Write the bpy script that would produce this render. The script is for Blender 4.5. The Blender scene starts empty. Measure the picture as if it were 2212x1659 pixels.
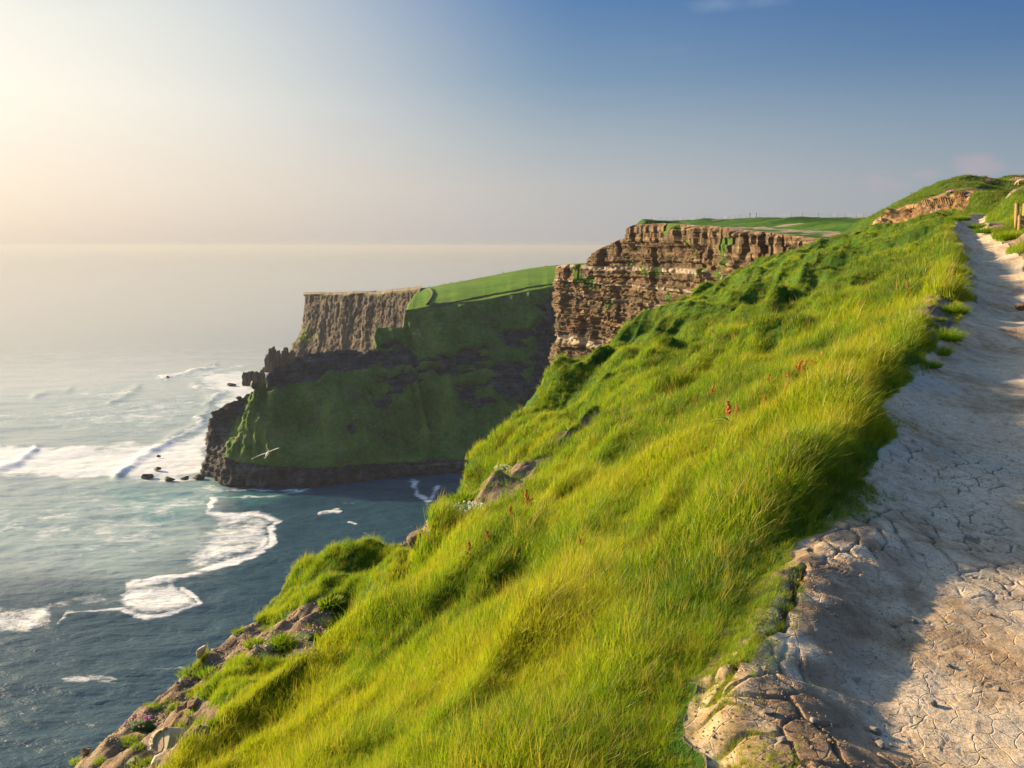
import bpy, bmesh, math, random
import numpy as np
from mathutils import Vector, Matrix

R = math.radians
sc = bpy.context.scene
col = sc.collection
rng = np.random.default_rng(7)
random.seed(7)

# ------------------------------------------------------------------ camera, world, sun, exposure
PITCH = R(9.73); FPX = 803.0
cam_d = bpy.data.cameras.new('camera'); cam = bpy.data.objects.new('camera', cam_d); col.objects.link(cam)
cam_d.sensor_width = 36.0; cam_d.lens = 36.0 * FPX / 1024.0
cam_d.clip_start = 0.05; cam_d.clip_end = 400000.0
cam.location = (0, 0, 0); cam.rotation_euler = (R(90) - PITCH, 0, 0)
sc.camera = cam

SUN_EL, SUN_AZ = 16.5, -62.0          # azimuth measured from the view direction (+y), negative = left
w = bpy.data.worlds.new('World'); sc.world = w; w.use_nodes = True
SD = (math.sin(R(SUN_AZ)) * math.cos(R(SUN_EL)), math.cos(R(SUN_AZ)) * math.cos(R(SUN_EL)), math.sin(R(SUN_EL)))
SKY_STRENGTH = 0.10
EXPOSURE = 1.3
def build_world():
    nt = w.node_tree; nt.nodes.clear(); N = nt.nodes; L = nt.links
    out = N.new('ShaderNodeOutputWorld'); bg = N.new('ShaderNodeBackground'); sky = N.new('ShaderNodeTexSky')
    sky.sky_type = 'NISHITA'; sky.sun_disc = False
    sky.sun_elevation = R(SUN_EL); sky.sun_rotation = R(SUN_AZ)
    sky.altitude = 0; sky.air_density = 1.0; sky.dust_density = 2.0; sky.ozone_density = 2.5
    bg.inputs['Strength'].default_value = SKY_STRENGTH
    k = 1.0 / (SKY_STRENGTH * 2 ** EXPOSURE)
    def lin(c): return tuple(k * (((v / 255 + .055) / 1.055) ** 2.4) for v in c)
    def M(op, a, b=None, clamp=False):
        m = N.new('ShaderNodeMath'); m.operation = op; m.use_clamp = clamp
        for i, v in enumerate((a, b)):
            if v is None: continue
            if isinstance(v, (int, float)): m.inputs[i].default_value = v
            else: L.new(v, m.inputs[i])
        return m.outputs[0]
    def RNG(v, a, b, c=0, d=1):
        r = N.new('ShaderNodeMapRange'); r.interpolation_type = 'SMOOTHSTEP'; L.new(v, r.inputs['Value'])
        for n, x in zip(('From Min', 'From Max', 'To Min', 'To Max'), (a, b, c, d)): r.inputs[n].default_value = x
        return r.outputs['Result']
    def MIX(f, a, b):
        m = N.new('ShaderNodeMix'); m.data_type = 'RGBA'
        for i, v in zip((0, 6, 7), (f, a, b)):
            if isinstance(v, tuple): m.inputs[i].default_value = (*v, 1)
            elif isinstance(v, (int, float)): m.inputs[i].default_value = v
            else: L.new(v, m.inputs[i])
        return m.outputs[2]
    tc = N.new('ShaderNodeTexCoord'); sx = N.new('ShaderNodeSeparateXYZ'); L.new(tc.outputs['Generated'], sx.inputs[0])
    X, Y, Z = sx.outputs
    hl = M('SQRT', M('ADD', M('MULTIPLY', X, X), M('MULTIPLY', Y, Y)))
    ca = M('DIVIDE', M('ADD', M('MULTIPLY', X, math.sin(R(SUN_AZ))), M('MULTIPLY', Y, math.cos(R(SUN_AZ)))), M('MAXIMUM', hl, .001))
    el = M('MULTIPLY', M('ARCSINE', Z), 180 / math.pi)           # elevation in degrees
    def ramp(stops):                                             # evening air: colour by elevation
        c = lin(stops[0][1])
        for (e0, c0), (e1, c1) in zip(stops[:-1], stops[1:]):
            c = MIX(RNG(el, e0, e1) if e1 > 20 else M('DIVIDE', M('SUBTRACT', el, e0), e1 - e0, True), c, lin(c1))
        return c
    away = ramp([(-1, (152, 160, 172)), (1, (152, 162, 174)), (4, (140, 154, 170)), (8, (110, 136, 163)), (12, (62, 104, 154)), (16, (40, 88, 150)), (40, (84, 130, 184)), (90, (84, 128, 182))])
    mid = ramp([(-1, (182, 180, 186)), (1, (190, 187, 189)), (4, (190, 186, 185)), (7, (168, 176, 182)), (11, (124, 150, 175)), (16, (78, 122, 170)), (40, (100, 145, 192)), (90, (84, 128, 182))])
    near = ramp([(-1, (212, 202, 194)), (1, (222, 208, 196)), (5, (242, 224, 205)), (9, (253, 242, 222)), (13, (246, 240, 222)), (18, (228, 231, 222)), (45, (175, 195, 210)), (90, (84, 128, 182))])
    c = MIX(RNG(ca, -.30, .62), away, mid); c = MIX(RNG(ca, .38, .93), c, near)
    # glow close round the sun
    dt = N.new('ShaderNodeVectorMath'); dt.operation = 'DOT_PRODUCT'; L.new(tc.outputs['Generated'], dt.inputs[0]); dt.inputs[1].default_value = SD
    c = MIX(RNG(dt.outputs['Value'], .90, 1.0, 0, .9), c, tuple(v * 3.2 for v in lin((255, 240, 205))))
    c = MIX(.10, c, sky.outputs['Color'])
    # thin evening cloud wisps, pinkish
    mp = N.new('ShaderNodeMapping'); mp.inputs['Scale'].default_value = (2.2, 2.2, 7.0); mp.inputs['Location'].default_value = (3.1, 4.4, .6)
    nz = N.new('ShaderNodeTexNoise'); nz.inputs['Scale'].default_value = 1.7; nz.inputs['Detail'].default_value = 6; nz.inputs['Roughness'].default_value = .55
    L.new(tc.outputs['Generated'], mp.inputs['Vector']); L.new(mp.outputs['Vector'], nz.inputs['Vector'])
    c = MIX(M('MULTIPLY', RNG(nz.outputs['Fac'], .62, .80, 0, .12), RNG(el, 0, 3)), c, lin((205, 190, 196)))
    def puff(az, e, wa, we, s, f):                                # a small cloud at a bearing and height
        d = Vector((math.sin(R(az)) * math.cos(R(e)), math.cos(R(az)) * math.cos(R(e)), math.sin(R(e))))
        t = Vector((math.cos(R(az)), -math.sin(R(az)), 0)); u = t.cross(d)
        def dotv(v):
            n = N.new('ShaderNodeVectorMath'); n.operation = 'DOT_PRODUCT'; L.new(tc.outputs['Generated'], n.inputs[0]); n.inputs[1].default_value = v; return n.outputs['Value']
        n2 = N.new('ShaderNodeTexNoise'); n2.inputs['Scale'].default_value = s; n2.inputs['Detail'].default_value = 5
        mp2 = N.new('ShaderNodeMapping'); mp2.inputs['Scale'].default_value = (1, 1, 2); L.new(tc.outputs['Generated'], mp2.inputs['Vector']); L.new(mp2.outputs['Vector'], n2.inputs['Vector'])
        a_ = M('DIVIDE', dotv(t), math.sin(R(wa))); b_ = M('DIVIDE', dotv(u), math.sin(R(we)))
        r_ = M('ADD', M('ADD', M('MULTIPLY', a_, a_), M('MULTIPLY', b_, b_)), M('MULTIPLY', n2.outputs['Fac'], 4.2))
        return M('MULTIPLY', RNG(r_, 3.4, 1.7, 0, f), M('GREATER_THAN', dotv(d), 0))
    for p in ((29.4, 4.9, 1.7, .75, 22, .32), (24.2, 4.0, 1.3, .7, 26, .3), (26.6, 4.4, .9, .3, 30, .2), (36, 5.2, 3.5, 1.4, 18, .4)):
        c = MIX(puff(*p), c, lin((206, 176, 182)))
    c = MIX(puff(14.7, 15.2, 3.4, .7, 9, .8), c, lin((150, 170, 198)))
    L.new(c, bg.inputs['Color']); L.new(bg.outputs['Background'], out.inputs['Surface'])
build_world()
sd = bpy.data.lights.new('sun', 'SUN'); sun = bpy.data.objects.new('sun', sd); col.objects.link(sun)
sd.energy = 5.0; sd.angle = R(1.0); sd.color = (1.0, .74, .42)
sun.rotation_euler = Vector(SD).to_track_quat('Z', 'Y').to_euler()
sun.location = (-40, 20, 60)
sc.view_settings.view_transform = 'Standard'; sc.view_settings.look = 'None'
sc.view_settings.exposure = EXPOSURE; sc.view_settings.gamma = 1.0; sc.view_settings.use_curve_mapping = False
sc.render.engine = 'CYCLES'
sc.cycles.use_denoising = True
sc.cycles.max_bounces = 6; sc.cycles.diffuse_bounces = 3; sc.cycles.glossy_bounces = 2; sc.cycles.transmission_bounces = 3; sc.cycles.transparent_max_bounces = 6
sc.cycles.volume_bounces = 0
sc.cycles.sample_clamp_indirect = 6

# ------------------------------------------------------------------ maths helpers
cp, sp = math.cos(PITCH), math.sin(PITCH)
K = 1024 / 2212.0
SEA = -180.0
def fx(p): return np.asarray(p, float)
def ray(X, Y):
    """direction of sight (y = 1) for a place in the photograph, given on a 2212 x 1659 sheet"""
    a = (X * K - 512) / FPX; b = (Y * K - 384) / FPX
    d = np.array([a, cp - b * sp, -sp - b * cp]); return d / d[1]
def at(X, Y, dist): return ray(X, Y) * dist
def at_z(X, Y, z):
    d = ray(X, Y); return d * (z / d[2])
def c1(x, y): return ((700 + x / 1.3012) * .5486, (850 + y / 1.3012) * .5486)
def c5(x, y): return ((200 + x / 1.3012) * .5486, (1800 + y / 1.3012) * .5486)
def c6(x, y): return (x / 1.2758 * .5486, (1300 + y / 1.2758) * .5486)
def c7(x, y): return ((1800 + x / 1.3825) * .5486, (1300 + y / 1.3825) * .5486)
def sheet(P):
    """where points fall on the 2212 x 1659 sheet (authoring only: turns photo outlines into ground outlines)"""
    x, y, z = P[..., 0], P[..., 1], P[..., 2]
    f = y * cp - z * sp; f = np.where(f < .01, .01, f)
    v = -y * sp - z * cp
    return (512 + FPX * x / f) / K, (384 + FPX * v / f) / K
def sst(a, b, x):
    t = np.clip((x - a) / (b - a), 0, 1); return t * t * (3 - 2 * t)
def _hash(ix, iy, iz, s):
    h = (ix.astype(np.int64) * 374761393 + iy.astype(np.int64) * 668265263 + iz.astype(np.int64) * 2147483647 + s * 974634777) & 0xFFFFFFFF
    h = ((h ^ (h >> 13)) * 1274126177) & 0xFFFFFFFF
    h = ((h ^ (h >> 16)) * 2246822519) & 0xFFFFFFFF
    return ((h ^ (h >> 15)) & 0xFFFFFF) / float(0xFFFFFF)
def vnoise(x, y, z=0.0, s=0):
    x, y, z = np.broadcast_arrays(fx(x), fx(y), fx(z))
    ix, iy, iz = np.floor(x), np.floor(y), np.floor(z)
    a, b, c = x - ix, y - iy, z - iz
    a = a * a * a * (a * (a * 6 - 15) + 10); b = b * b * b * (b * (b * 6 - 15) + 10); c = c * c * c * (c * (c * 6 - 15) + 10)
    r = 0
    for i in (0, 1):
        for j in (0, 1):
            for k in (0, 1):
                r = r + _hash(ix + i, iy + j, iz + k, s) * (a if i else 1 - a) * (b if j else 1 - b) * (c if k else 1 - c)
    return r * 2 - 1
def fbm(x, y, z=0.0, o=4, s=0, g=.5):
    r = 0; amp = 1; t = 0
    x, y, z = fx(x), fx(y), fx(z)
    for i in range(o):
        r = r + amp * vnoise(x, y, z, s + i * 17); t += amp; amp *= g; x = x * 2.03 + 11.3; y = y * 2.03 + 5.7; z = z * 2.03 + 3.1
    return r / t * 1.6
def ridged(x, y, z=0.0, o=3, s=0): 
    r = 0; amp = 1; t = 0
    x, y, z = fx(x), fx(y), fx(z)
    for i in range(o):
        r = r + amp * (1 - np.abs(vnoise(x, y, z, s + i * 13)) * 2); t += amp; amp *= .5; x = x * 2.1; y = y * 2.1; z = z * 2.1
    return r / t
def voronoi(x, y, s=0):
    """distance to the nearest cell border, cell id"""
    ix, iy = np.floor(x), np.floor(y)
    f1 = np.full(x.shape, 9.); f2 = np.full(x.shape, 9.); cid = np.zeros(x.shape)
    for i in (-1, 0, 1):
        for j in (-1, 0, 1):
            cx, cy = ix + i, iy + j; zz = np.zeros_like(cx)
            px = cx + _hash(cx, cy, zz, s); py = cy + _hash(cx, cy, zz, s + 5)
            d = np.hypot(px - x, py - y); h = _hash(cx, cy, zz, s + 9)
            m = d < f1
            f2 = np.where(m, f1, np.minimum(f2, d)); cid = np.where(m, h, cid); f1 = np.where(m, d, f1)
    return f2 - f1, cid
def in_poly(X, Y, poly):
    r = np.zeros(X.shape, bool); n = len(poly)
    for i in range(n):
        x1, y1 = poly[i]; x2, y2 = poly[(i + 1) % n]
        c = ((y1 > Y) != (y2 > Y)) & (X < (x2 - x1) * (Y - y1) / ((y2 - y1) if y2 != y1 else 1e-9) + x1)
        r ^= c
    return r
def d_line(X, Y, line):
    d = np.full(X.shape, 1e9)
    for (x1, y1), (x2, y2) in zip(line[:-1], line[1:]):
        dx, dy = x2 - x1, y2 - y1
        t = np.clip(((X - x1) * dx + (Y - y1) * dy) / (dx * dx + dy * dy + 1e-9), 0, 1)
        d = np.minimum(d, np.hypot(X - x1 - t * dx, Y - y1 - t * dy))
    return d
def soft_poly(X, Y, poly, soft):
    """1 inside, 0 outside, blending over soft"""
    d = d_line(X, Y, list(poly) + [poly[0]]); s = np.where(in_poly(X, Y, poly), d, -d)
    return sst(-soft, soft, s)

# ------------------------------------------------------------------ object helpers
def prop(o, label=None, cat=None, group=None, kind=None):
    if label: o['label'] = label
    if cat: o['category'] = cat
    if group: o['group'] = group
    if kind: o['kind'] = kind
    return o
def new_mesh(name, V, F, mat=None, smooth=True, attrs=None):
    V = np.asarray(V, np.float32).reshape(-1, 3); F = np.asarray(F, np.int32)
    me = bpy.data.meshes.new(name)
    me.vertices.add(len(V)); me.vertices.foreach_set('co', V.ravel())
    if len(F):
        k = F.shape[1]
        me.loops.add(F.size); me.loops.foreach_set('vertex_index', F.ravel())
        me.polygons.add(len(F)); me.polygons.foreach_set('loop_start', np.arange(0, F.size, k, dtype=np.int32))
        me.polygons.foreach_set('loop_total', np.full(len(F), k, np.int32))
        me.polygons.foreach_set('use_smooth', np.full(len(F), smooth))
    for n, a in (attrs or {}).items():
        a = np.asarray(a, np.float32).ravel()
        at_ = me.attributes.new(n, 'FLOAT', 'POINT'); at_.data.foreach_set('value', a)
    me.update(calc_edges=True)
    if mat: me.materials.append(mat)
    return me
def link(name, me, parent=None):
    o = bpy.data.objects.new(name, me); col.objects.link(o)
    if parent: o.parent = parent
    return o
def grid_faces(nr, nc):
    i = np.arange(nr * nc).reshape(nr, nc)
    return np.stack([i[:-1, :-1], i[:-1, 1:], i[1:, 1:], i[1:, :-1]], -1).reshape(-1, 4)
def grid_obj(name, P, mat, attrs=None, flip=False, smooth=True, parent=None):
    nr, nc = P.shape[:2]; F = grid_faces(nr, nc)
    if flip: F = F[:, ::-1]
    return link(name, new_mesh(name, P, F, mat, smooth, attrs), parent)
def grid_normals(P, flip=False):
    du = np.gradient(P, axis=1); dv = np.gradient(P, axis=0)
    n = np.cross(du, dv); n /= np.linalg.norm(n, axis=-1, keepdims=True) + 1e-9
    return -n if flip else n
def resample(P, n, axis, lin=False):
    """catmull-rom resample of control points along an axis"""
    P = np.moveaxis(np.asarray(P, float), axis, 0); m = len(P)
    t = np.linspace(0, m - 1, n) if np.isscalar(n) else np.asarray(n)
    i = np.clip(np.floor(t).astype(int), 0, m - 2); f = (t - i).reshape((-1,) + (1,) * (P.ndim - 1))
    p1, p2 = P[i], P[i + 1]
    if lin: r = p1 + (p2 - p1) * f
    else:
        p0, p3 = P[np.clip(i - 1, 0, m - 1)], P[np.clip(i + 2, 0, m - 1)]
        m1, m2 = (p2 - p0) * .4, (p3 - p1) * .4
        r = (2 * f**3 - 3 * f**2 + 1) * p1 + (f**3 - 2 * f**2 + f) * m1 + (-2 * f**3 + 3 * f**2) * p2 + (f**3 - f**2) * m2
    return np.moveaxis(r, 0, axis)

# ------------------------------------------------------------------ material helpers
class Mat:
    def __init__(s, name):
        s.m = bpy.data.materials.new(name); s.m.use_nodes = True; s.t = s.m.node_tree; s.t.nodes.clear()
        s.N = s.t.nodes; s.L = s.t.links; s.out = s.N.new('ShaderNodeOutputMaterial')
        s.p = None
    def bsdf(s, **kw):
        s.p = s.N.new('ShaderNodeBsdfPrincipled'); s.L.new(s.p.outputs[0], s.out.inputs['Surface'])
        for k, v in kw.items(): s.set(s.p.inputs[k.replace('_', ' ')], v)
        return s.p
    def set(s, inp, v):
        if isinstance(v, bpy.types.NodeSocket): s.L.new(v, inp)
        elif isinstance(v, (tuple, list)) and len(v) == 3 and inp.type == 'RGBA': inp.default_value = (*v, 1)
        else: inp.default_value = v
    def pos(s, scale=(1, 1, 1), rot=(0, 0, 0)):
        g = s.N.new('ShaderNodeNewGeometry'); m = s.N.new('ShaderNodeMapping')
        m.inputs['Scale'].default_value = scale; m.inputs['Rotation'].default_value = rot
        s.L.new(g.outputs['Position'], m.inputs['Vector']); return m.outputs['Vector']
    def noise(s, scale, vec=None, detail=4, rough=.55, dist=0):
        n = s.N.new('ShaderNodeTexNoise'); n.inputs['Scale'].default_value = scale; n.inputs['Detail'].default_value = detail
        n.inputs['Roughness'].default_value = rough; n.inputs['Distortion'].default_value = dist
        s.L.new(vec if vec is not None else s.pos(), n.inputs['Vector']); return n.outputs['Fac']
    def attr(s, name, typ='GEOMETRY'):
        a = s.N.new('ShaderNodeAttribute'); a.attribute_name = name; a.attribute_type = typ; return a.outputs['Fac']
    def rng(s, v, a, b, c=0, d=1, smooth=True):
        r = s.N.new('ShaderNodeMapRange'); r.interpolation_type = 'SMOOTHSTEP' if smooth else 'LINEAR'
        s.L.new(v, r.inputs['Value'])
        for n, x in zip(('From Min', 'From Max', 'To Min', 'To Max'), (a, b, c, d)): r.inputs[n].default_value = x
        return r.outputs['Result']
    def math(s, op, a, b=0.0, clamp=False):
        m = s.N.new('ShaderNodeMath'); m.operation = op; m.use_clamp = clamp; s.set(m.inputs[0], a); s.set(m.inputs[1], b); return m.outputs[0]
    def mix(s, f, a, b, blend='MIX'):
        m = s.N.new('ShaderNodeMix'); m.data_type = 'RGBA'; m.blend_type = blend
        s.set(m.inputs[0], f); s.set(m.inputs[6], a); s.set(m.inputs[7], b); return m.outputs[2]
    def ramp(s, v, stops):
        r = s.N.new('ShaderNodeValToRGB'); e = r.color_ramp.elements
        while len(e) < len(stops): e.new(.5)
        for k, (p, c) in zip(e, stops): k.position = p; k.color = (*c, 1)
        s.L.new(v, r.inputs['Fac']); return r.outputs['Color']
    def bump(s, h, strength=.5, dist=.1, normal=None):
        b = s.N.new('ShaderNodeBump'); b.inputs['Strength'].default_value = strength; b.inputs['Distance'].default_value = dist
        s.L.new(h, b.inputs['Height'])
        if normal is not None: s.L.new(normal, b.inputs['Normal'])
        return b.outputs['Normal']

# sea -----------------------------------------------------------------
def mat_sea():
    M = Mat('sea_water')
    foam_a = M.attr('foam'); shal = M.attr('shallow'); calm = M.attr('chop'); milk_sheen = M.attr('milk_sheen')
    v = M.pos((1, 1, 1))
    lace = M.noise(.045, M.pos((1, 1.7, 1)), 9, .72, 1.2)
    fine = M.noise(.28, M.pos((.6, 1.5, 1)), 6, .7, .8)
    nn = M.math('ADD', M.math('MULTIPLY', lace, .6), M.math('MULTIPLY', fine, .4))
    thr = M.math('SUBTRACT', 1.02, foam_a)          # foam 1 -> everywhere, 0 -> nowhere
    f = M.rng(M.math('SUBTRACT', nn, M.math('ADD', .20, M.math('MULTIPLY', thr, .60))), -.02, .24, 0, .95)
    f = M.math('MULTIPLY', f, M.rng(foam_a, .02, .12))
    deep = M.mix(M.noise(.012, None, 3), (.012, .048, .080), (.024, .078, .118))
    body = M.mix(shal, M.mix(milk_sheen, deep, (.44, .49, .50)), (.07, .26, .25))
    colr = M.mix(f, body, (.74, .77, .80))
    w1 = M.noise(.055, M.pos((.55, 1.5, 1), (0, 0, R(8))), 3, .5, .3)
    w2 = M.noise(.20, M.pos((.6, 1.5, 1), (0, 0, R(-6))), 4, .6, .3)
    w3 = M.noise(.9, M.pos((.7, 1.4, 1), (0, 0, R(12))), 3, .6)
    h = M.math('ADD', M.math('ADD', M.math('MULTIPLY', w1, 1.6), M.math('MULTIPLY', w2, 1.2)), M.math('MULTIPLY', w3, .28))
    h = M.math('MULTIPLY', M.math('ADD', h, M.math('MULTIPLY', f, .25)), M.math('MULTIPLY', calm, M.math('SUBTRACT', 1.0, M.math('MULTIPLY', milk_sheen, .5))))
    nrm = M.bump(h, .8, 1.1)
    rough = M.math('ADD', M.math('ADD', .10, M.math('MULTIPLY', calm, .20)), M.math('MULTIPLY', f, .4))
    M.bsdf(Base_Color=colr, Roughness=rough, IOR=1.33, Normal=nrm)
    return M.m

def mat_rockgrass(name, rock, grass, soil=(.10, .07, .045), strata=0.0, zs=.3, gscale=.05, bump_d=1.0, vstreak=0.0, rs=.2, bands=None):
    """rock / grass blend driven by the mesh's 'rock' attribute; strata tint follows height"""
    M = Mat(name)
    a = M.attr('rock')
    n = M.noise(gscale * 3, None, 6, .62)
    f = M.rng(M.math('ADD', a, M.math('MULTIPLY', M.math('SUBTRACT', n, .5), .9)), .42, .58)
    rn = M.noise(rs, M.pos((1, 1, 1)), 7, .65)
    rc = M.ramp(rn, [(.25, rock[0]), (.5, rock[1]), (.75, rock[2])])
    if strata > 0:
        zv = M.pos((.012, .012, zs)); s1 = M.noise(1.0, zv, 6, .7, .25)
        sc_ = M.ramp(s1, [(.30, (.25, .25, .28)), (.42, (.8, .72, .62)), (.5, (.5, .48, .46)), (.58, (1.35, 1.25, 1.05)), (.68, (.6, .5, .45)), (.8, (1.2, 1.1, .95))])
        rc = M.mix(strata, rc, M.mix(1.0, rc, sc_, 'MULTIPLY'))
    if bands is not None:
        rc = M.mix(M.attr('pale'), rc, bands[0]); rc = M.mix(M.attr('rust'), rc, bands[1])
    if vstreak > 0:
        s2 = M.noise(1.0, M.pos((.16, .16, .02)), 5, .65)
        rc = M.mix(vstreak, rc, M.mix(1.0, rc, M.ramp(s2, [(.3, (.35, .33, .33)), (.5, (.85, .8, .75)), (.7, (1.5, 1.35, 1.15))]), 'MULTIPLY'))
    gn = M.noise(gscale, None, 5, .6); gn2 = M.noise(gscale * 9, None, 5, .65)
    gc = M.ramp(M.math('ADD', M.math('MULTIPLY', gn, .6), M.math('MULTIPLY', gn2, .4)), [(.32, grass[0]), (.5, grass[1]), (.66, grass[2])])
    gc = M.mix(M.rng(M.noise(gscale * 2.2, None, 4), .56, .72, 0, .55), gc, soil)
    c = M.mix(f, gc, rc)
    h = M.math('ADD', M.math('MULTIPLY', rn, 1.0), M.math('MULTIPLY', M.noise(rs * 6, None, 4, .6), .4))
    M.bsdf(Base_Color=c, Roughness=.92, Normal=M.bump(h, .7, bump_d), Specular_IOR_Level=.15)
    return M.m

def simple(name, c, rough=.8, var=.25, scale=8, metal=0, spec=.3, bump=0.0):
    M = Mat(name); n = M.noise(scale, None, 4)
    d = tuple(x * (1 - var) for x in c); e = tuple(min(1, x * (1 + var)) for x in c)
    cc = M.mix(n, d, e)
    kw = dict(Base_Color=cc, Roughness=rough, Metallic=metal, Specular_IOR_Level=spec)
    if bump: kw['Normal'] = M.bump(n, .6, bump)
    M.bsdf(**kw); return M.m

def mat_ground():
    """turf / bare crumbly soil of the hillside; 'bare' attribute, fine stony grain"""
    M = Mat('hillside_ground')
    a = M.attr('bare')
    n1 = M.noise(1.2, None, 6, .6); n2 = M.noise(14, None, 5, .7); n3 = M.noise(60, None, 3, .7)
    turf = M.ramp(M.noise(.9, None, 6, .62), [(.3, (.030, .075, .010)), (.5, (.055, .12, .014)), (.68, (.10, .15, .018))])
    soil = M.ramp(M.math('ADD', M.math('MULTIPLY', n1, .5), M.math('MULTIPLY', n2, .5)), [(.32, (.13, .085, .055)), (.5, (.24, .175, .12)), (.66, (.37, .30, .21))])
    soil = M.mix(M.rng(n3, .60, .68), soil, (.46, .42, .34))
    f = M.rng(M.math('ADD', a, M.math('MULTIPLY', M.math('SUBTRACT', n1, .5), .5)), .4, .6)
    h = M.math('ADD', M.math('MULTIPLY', n2, 1.0), M.math('MULTIPLY', n3, .6))
    M.bsdf(Base_Color=M.mix(f, turf, soil), Roughness=.95, Specular_IOR_Level=.1, Normal=M.bump(h, .8, .05))
    return M.m
def mat_path():
    M = Mat('trodden_clay')
    n1 = M.noise(1.1, M.pos((1, .7, 1)), 6, .62, .4); n2 = M.noise(9, None, 6, .7); n3 = M.noise(70, None, 3, .7)
    c = M.ramp(M.math('ADD', M.math('MULTIPLY', n1, .6), M.math('MULTIPLY', n2, .4)), [(.34, (.24, .15, .085)), (.43, (.40, .29, .18)), (.52, (.57, .46, .325)), (.66, (.67, .575, .445))])
    c = M.mix(M.rng(M.noise(2.7, None, 6, .7), .56, .70, 0, .55), c, (.24, .165, .105))
    c = M.mix(M.rng(n3, .56, .66, 0, .6), c, (.17, .13, .10)); c = M.mix(M.rng(M.noise(22, M.pos((1, 3, 1)), 4, .7), .55, .68, 0, .6), c, (.22, .165, .12)); c = M.mix(M.rng(M.noise(.9, None, 3), .5, .7, 0, .5), c, (.36, .36, .36))
    cr = M.attr('crack'); c = M.mix(M.rng(cr, .1, .9, 0, .65), c, (.09, .065, .05))
    c = M.mix(M.rng(M.attr('loose'), 0, 1, 0, .75), c, M.mix(n2, (.10, .062, .036), (.27, .18, .115)))
    v = M.N.new('ShaderNodeTexVoronoi'); v.feature = 'DISTANCE_TO_EDGE'; v.inputs['Scale'].default_value = 11
    vp = M.pos(); wn = M.N.new('ShaderNodeTexNoise'); wn.inputs['Scale'].default_value = 5; M.L.new(vp, wn.inputs['Vector'])
    ad = M.N.new('ShaderNodeMix'); ad.data_type = 'VECTOR'; ad.inputs[0].default_value = .12; M.L.new(vp, ad.inputs[4]); M.L.new(wn.outputs['Color'], ad.inputs[5])
    M.L.new(ad.outputs[1], v.inputs['Vector'])
    hair = M.rng(v.outputs['Distance'], 0, .035)
    c = M.mix(M.math('MULTIPLY', M.math('SUBTRACT', 1, hair), M.rng(n1, .45, .62, .0, .6)), c, (.16, .12, .09))
    h = M.math('ADD', M.math('MULTIPLY', n2, 1.0), M.math('ADD', M.math('MULTIPLY', n3, .25), M.math('MULTIPLY', hair, .25)))
    M.bsdf(Base_Color=c, Roughness=.9, Specular_IOR_Level=.15, Normal=M.bump(h, .6, .016))
    return M.m
def mat_blade(fixed=None):
    M = Mat('grass_blade')
    t = M.attr('tint', 'INSTANCER'); h = M.attr('up'); k = M.attr('dry')
    if fixed is not None: t = M.rng(M.noise(9, None, 3), .3, .7, max(0, fixed - .2), min(1, fixed + .2))
    c = M.ramp(t, [(.0, (.012, .085, .006)), (.36, (.05, .20, .006)), (.66, (.15, .32, .006)), (1.0, (.31, .37, .010))])
    c = M.mix(M.math('MULTIPLY', M.rng(h, .55, 1), M.math('MULTIPLY', t, .9)), c, (.52, .44, .02))
    c = M.mix(k, c, (.40, .26, .06))
    d = M.N.new('ShaderNodeBsdfDiffuse'); tr = M.N.new('ShaderNodeBsdfTranslucent'); g = M.N.new('ShaderNodeBsdfGlossy')
    M.L.new(c, d.inputs['Color']); M.L.new(M.mix(.45, c, (.38, .52, .01)), tr.inputs['Color'])
    g.inputs['Roughness'].default_value = .45; g.inputs['Color'].default_value = (.5, .5, .4, 1)
    a = M.N.new('ShaderNodeMixShader'); a.inputs[0].default_value = .5; M.L.new(d.outputs[0], a.inputs[1]); M.L.new(tr.outputs[0], a.inputs[2])
    b = M.N.new('ShaderNodeMixShader'); b.inputs[0].default_value = .04; M.L.new(a.outputs[0], b.inputs[1]); M.L.new(g.outputs[0], b.inputs[2])
    M.L.new(b.outputs[0], M.out.inputs['Surface']); return M.m

M_sea = mat_sea(); M_ground = mat_ground(); M_path = mat_path(); M_blade = mat_blade(); M_tuft = mat_blade(.45); M_tuft_dark = mat_blade(.15); M_tuft_yel = mat_blade(.7)
M_strata = mat_rockgrass('layered_cliff_rock', ((.065, .05, .036), (.16, .122, .082), (.32, .255, .17)), ((.03, .08, .012), (.06, .13, .016), (.11, .16, .02)), strata=.95, zs=.75, gscale=.06, bump_d=1.2, rs=.35, bands=((.46, .40, .31), (.24, .125, .07)))
M_dark = mat_rockgrass('dark_cliff', ((.035, .033, .035), (.078, .074, .078), (.17, .16, .15)), ((.055, .065, .025), (.08, .155, .026), (.19, .23, .07)), soil=(.15, .12, .07), strata=.5, zs=.35, gscale=.035, bump_d=2.5, rs=.12)
M_bright = mat_rockgrass('brown_sea_cliff', ((.055, .050, .047), (.105, .092, .082), (.18, .155, .13)), ((.06, .09, .02), (.09, .13, .02), (.14, .15, .03)), strata=.3, zs=.08, gscale=.012, bump_d=3, vstreak=.9, rs=.05)
M_field = mat_rockgrass('clifftop_field', ((.15, .11, .08), (.22, .17, .12), (.30, .25, .19)), ((.035, .11, .004), (.070, .165, .005), (.12, .20, .010)), soil=(.10, .15, .015), gscale=.03, bump_d=1.2, rs=.2)
M_hill = mat_rockgrass('outcrop_hill', ((.10, .055, .025), (.25, .16, .08), (.44, .34, .20)), ((.020, .050, .006), (.040, .085, .008), (.085, .12, .012)), strata=.25, zs=.6, gscale=.16, bump_d=.35, rs=.7)

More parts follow.
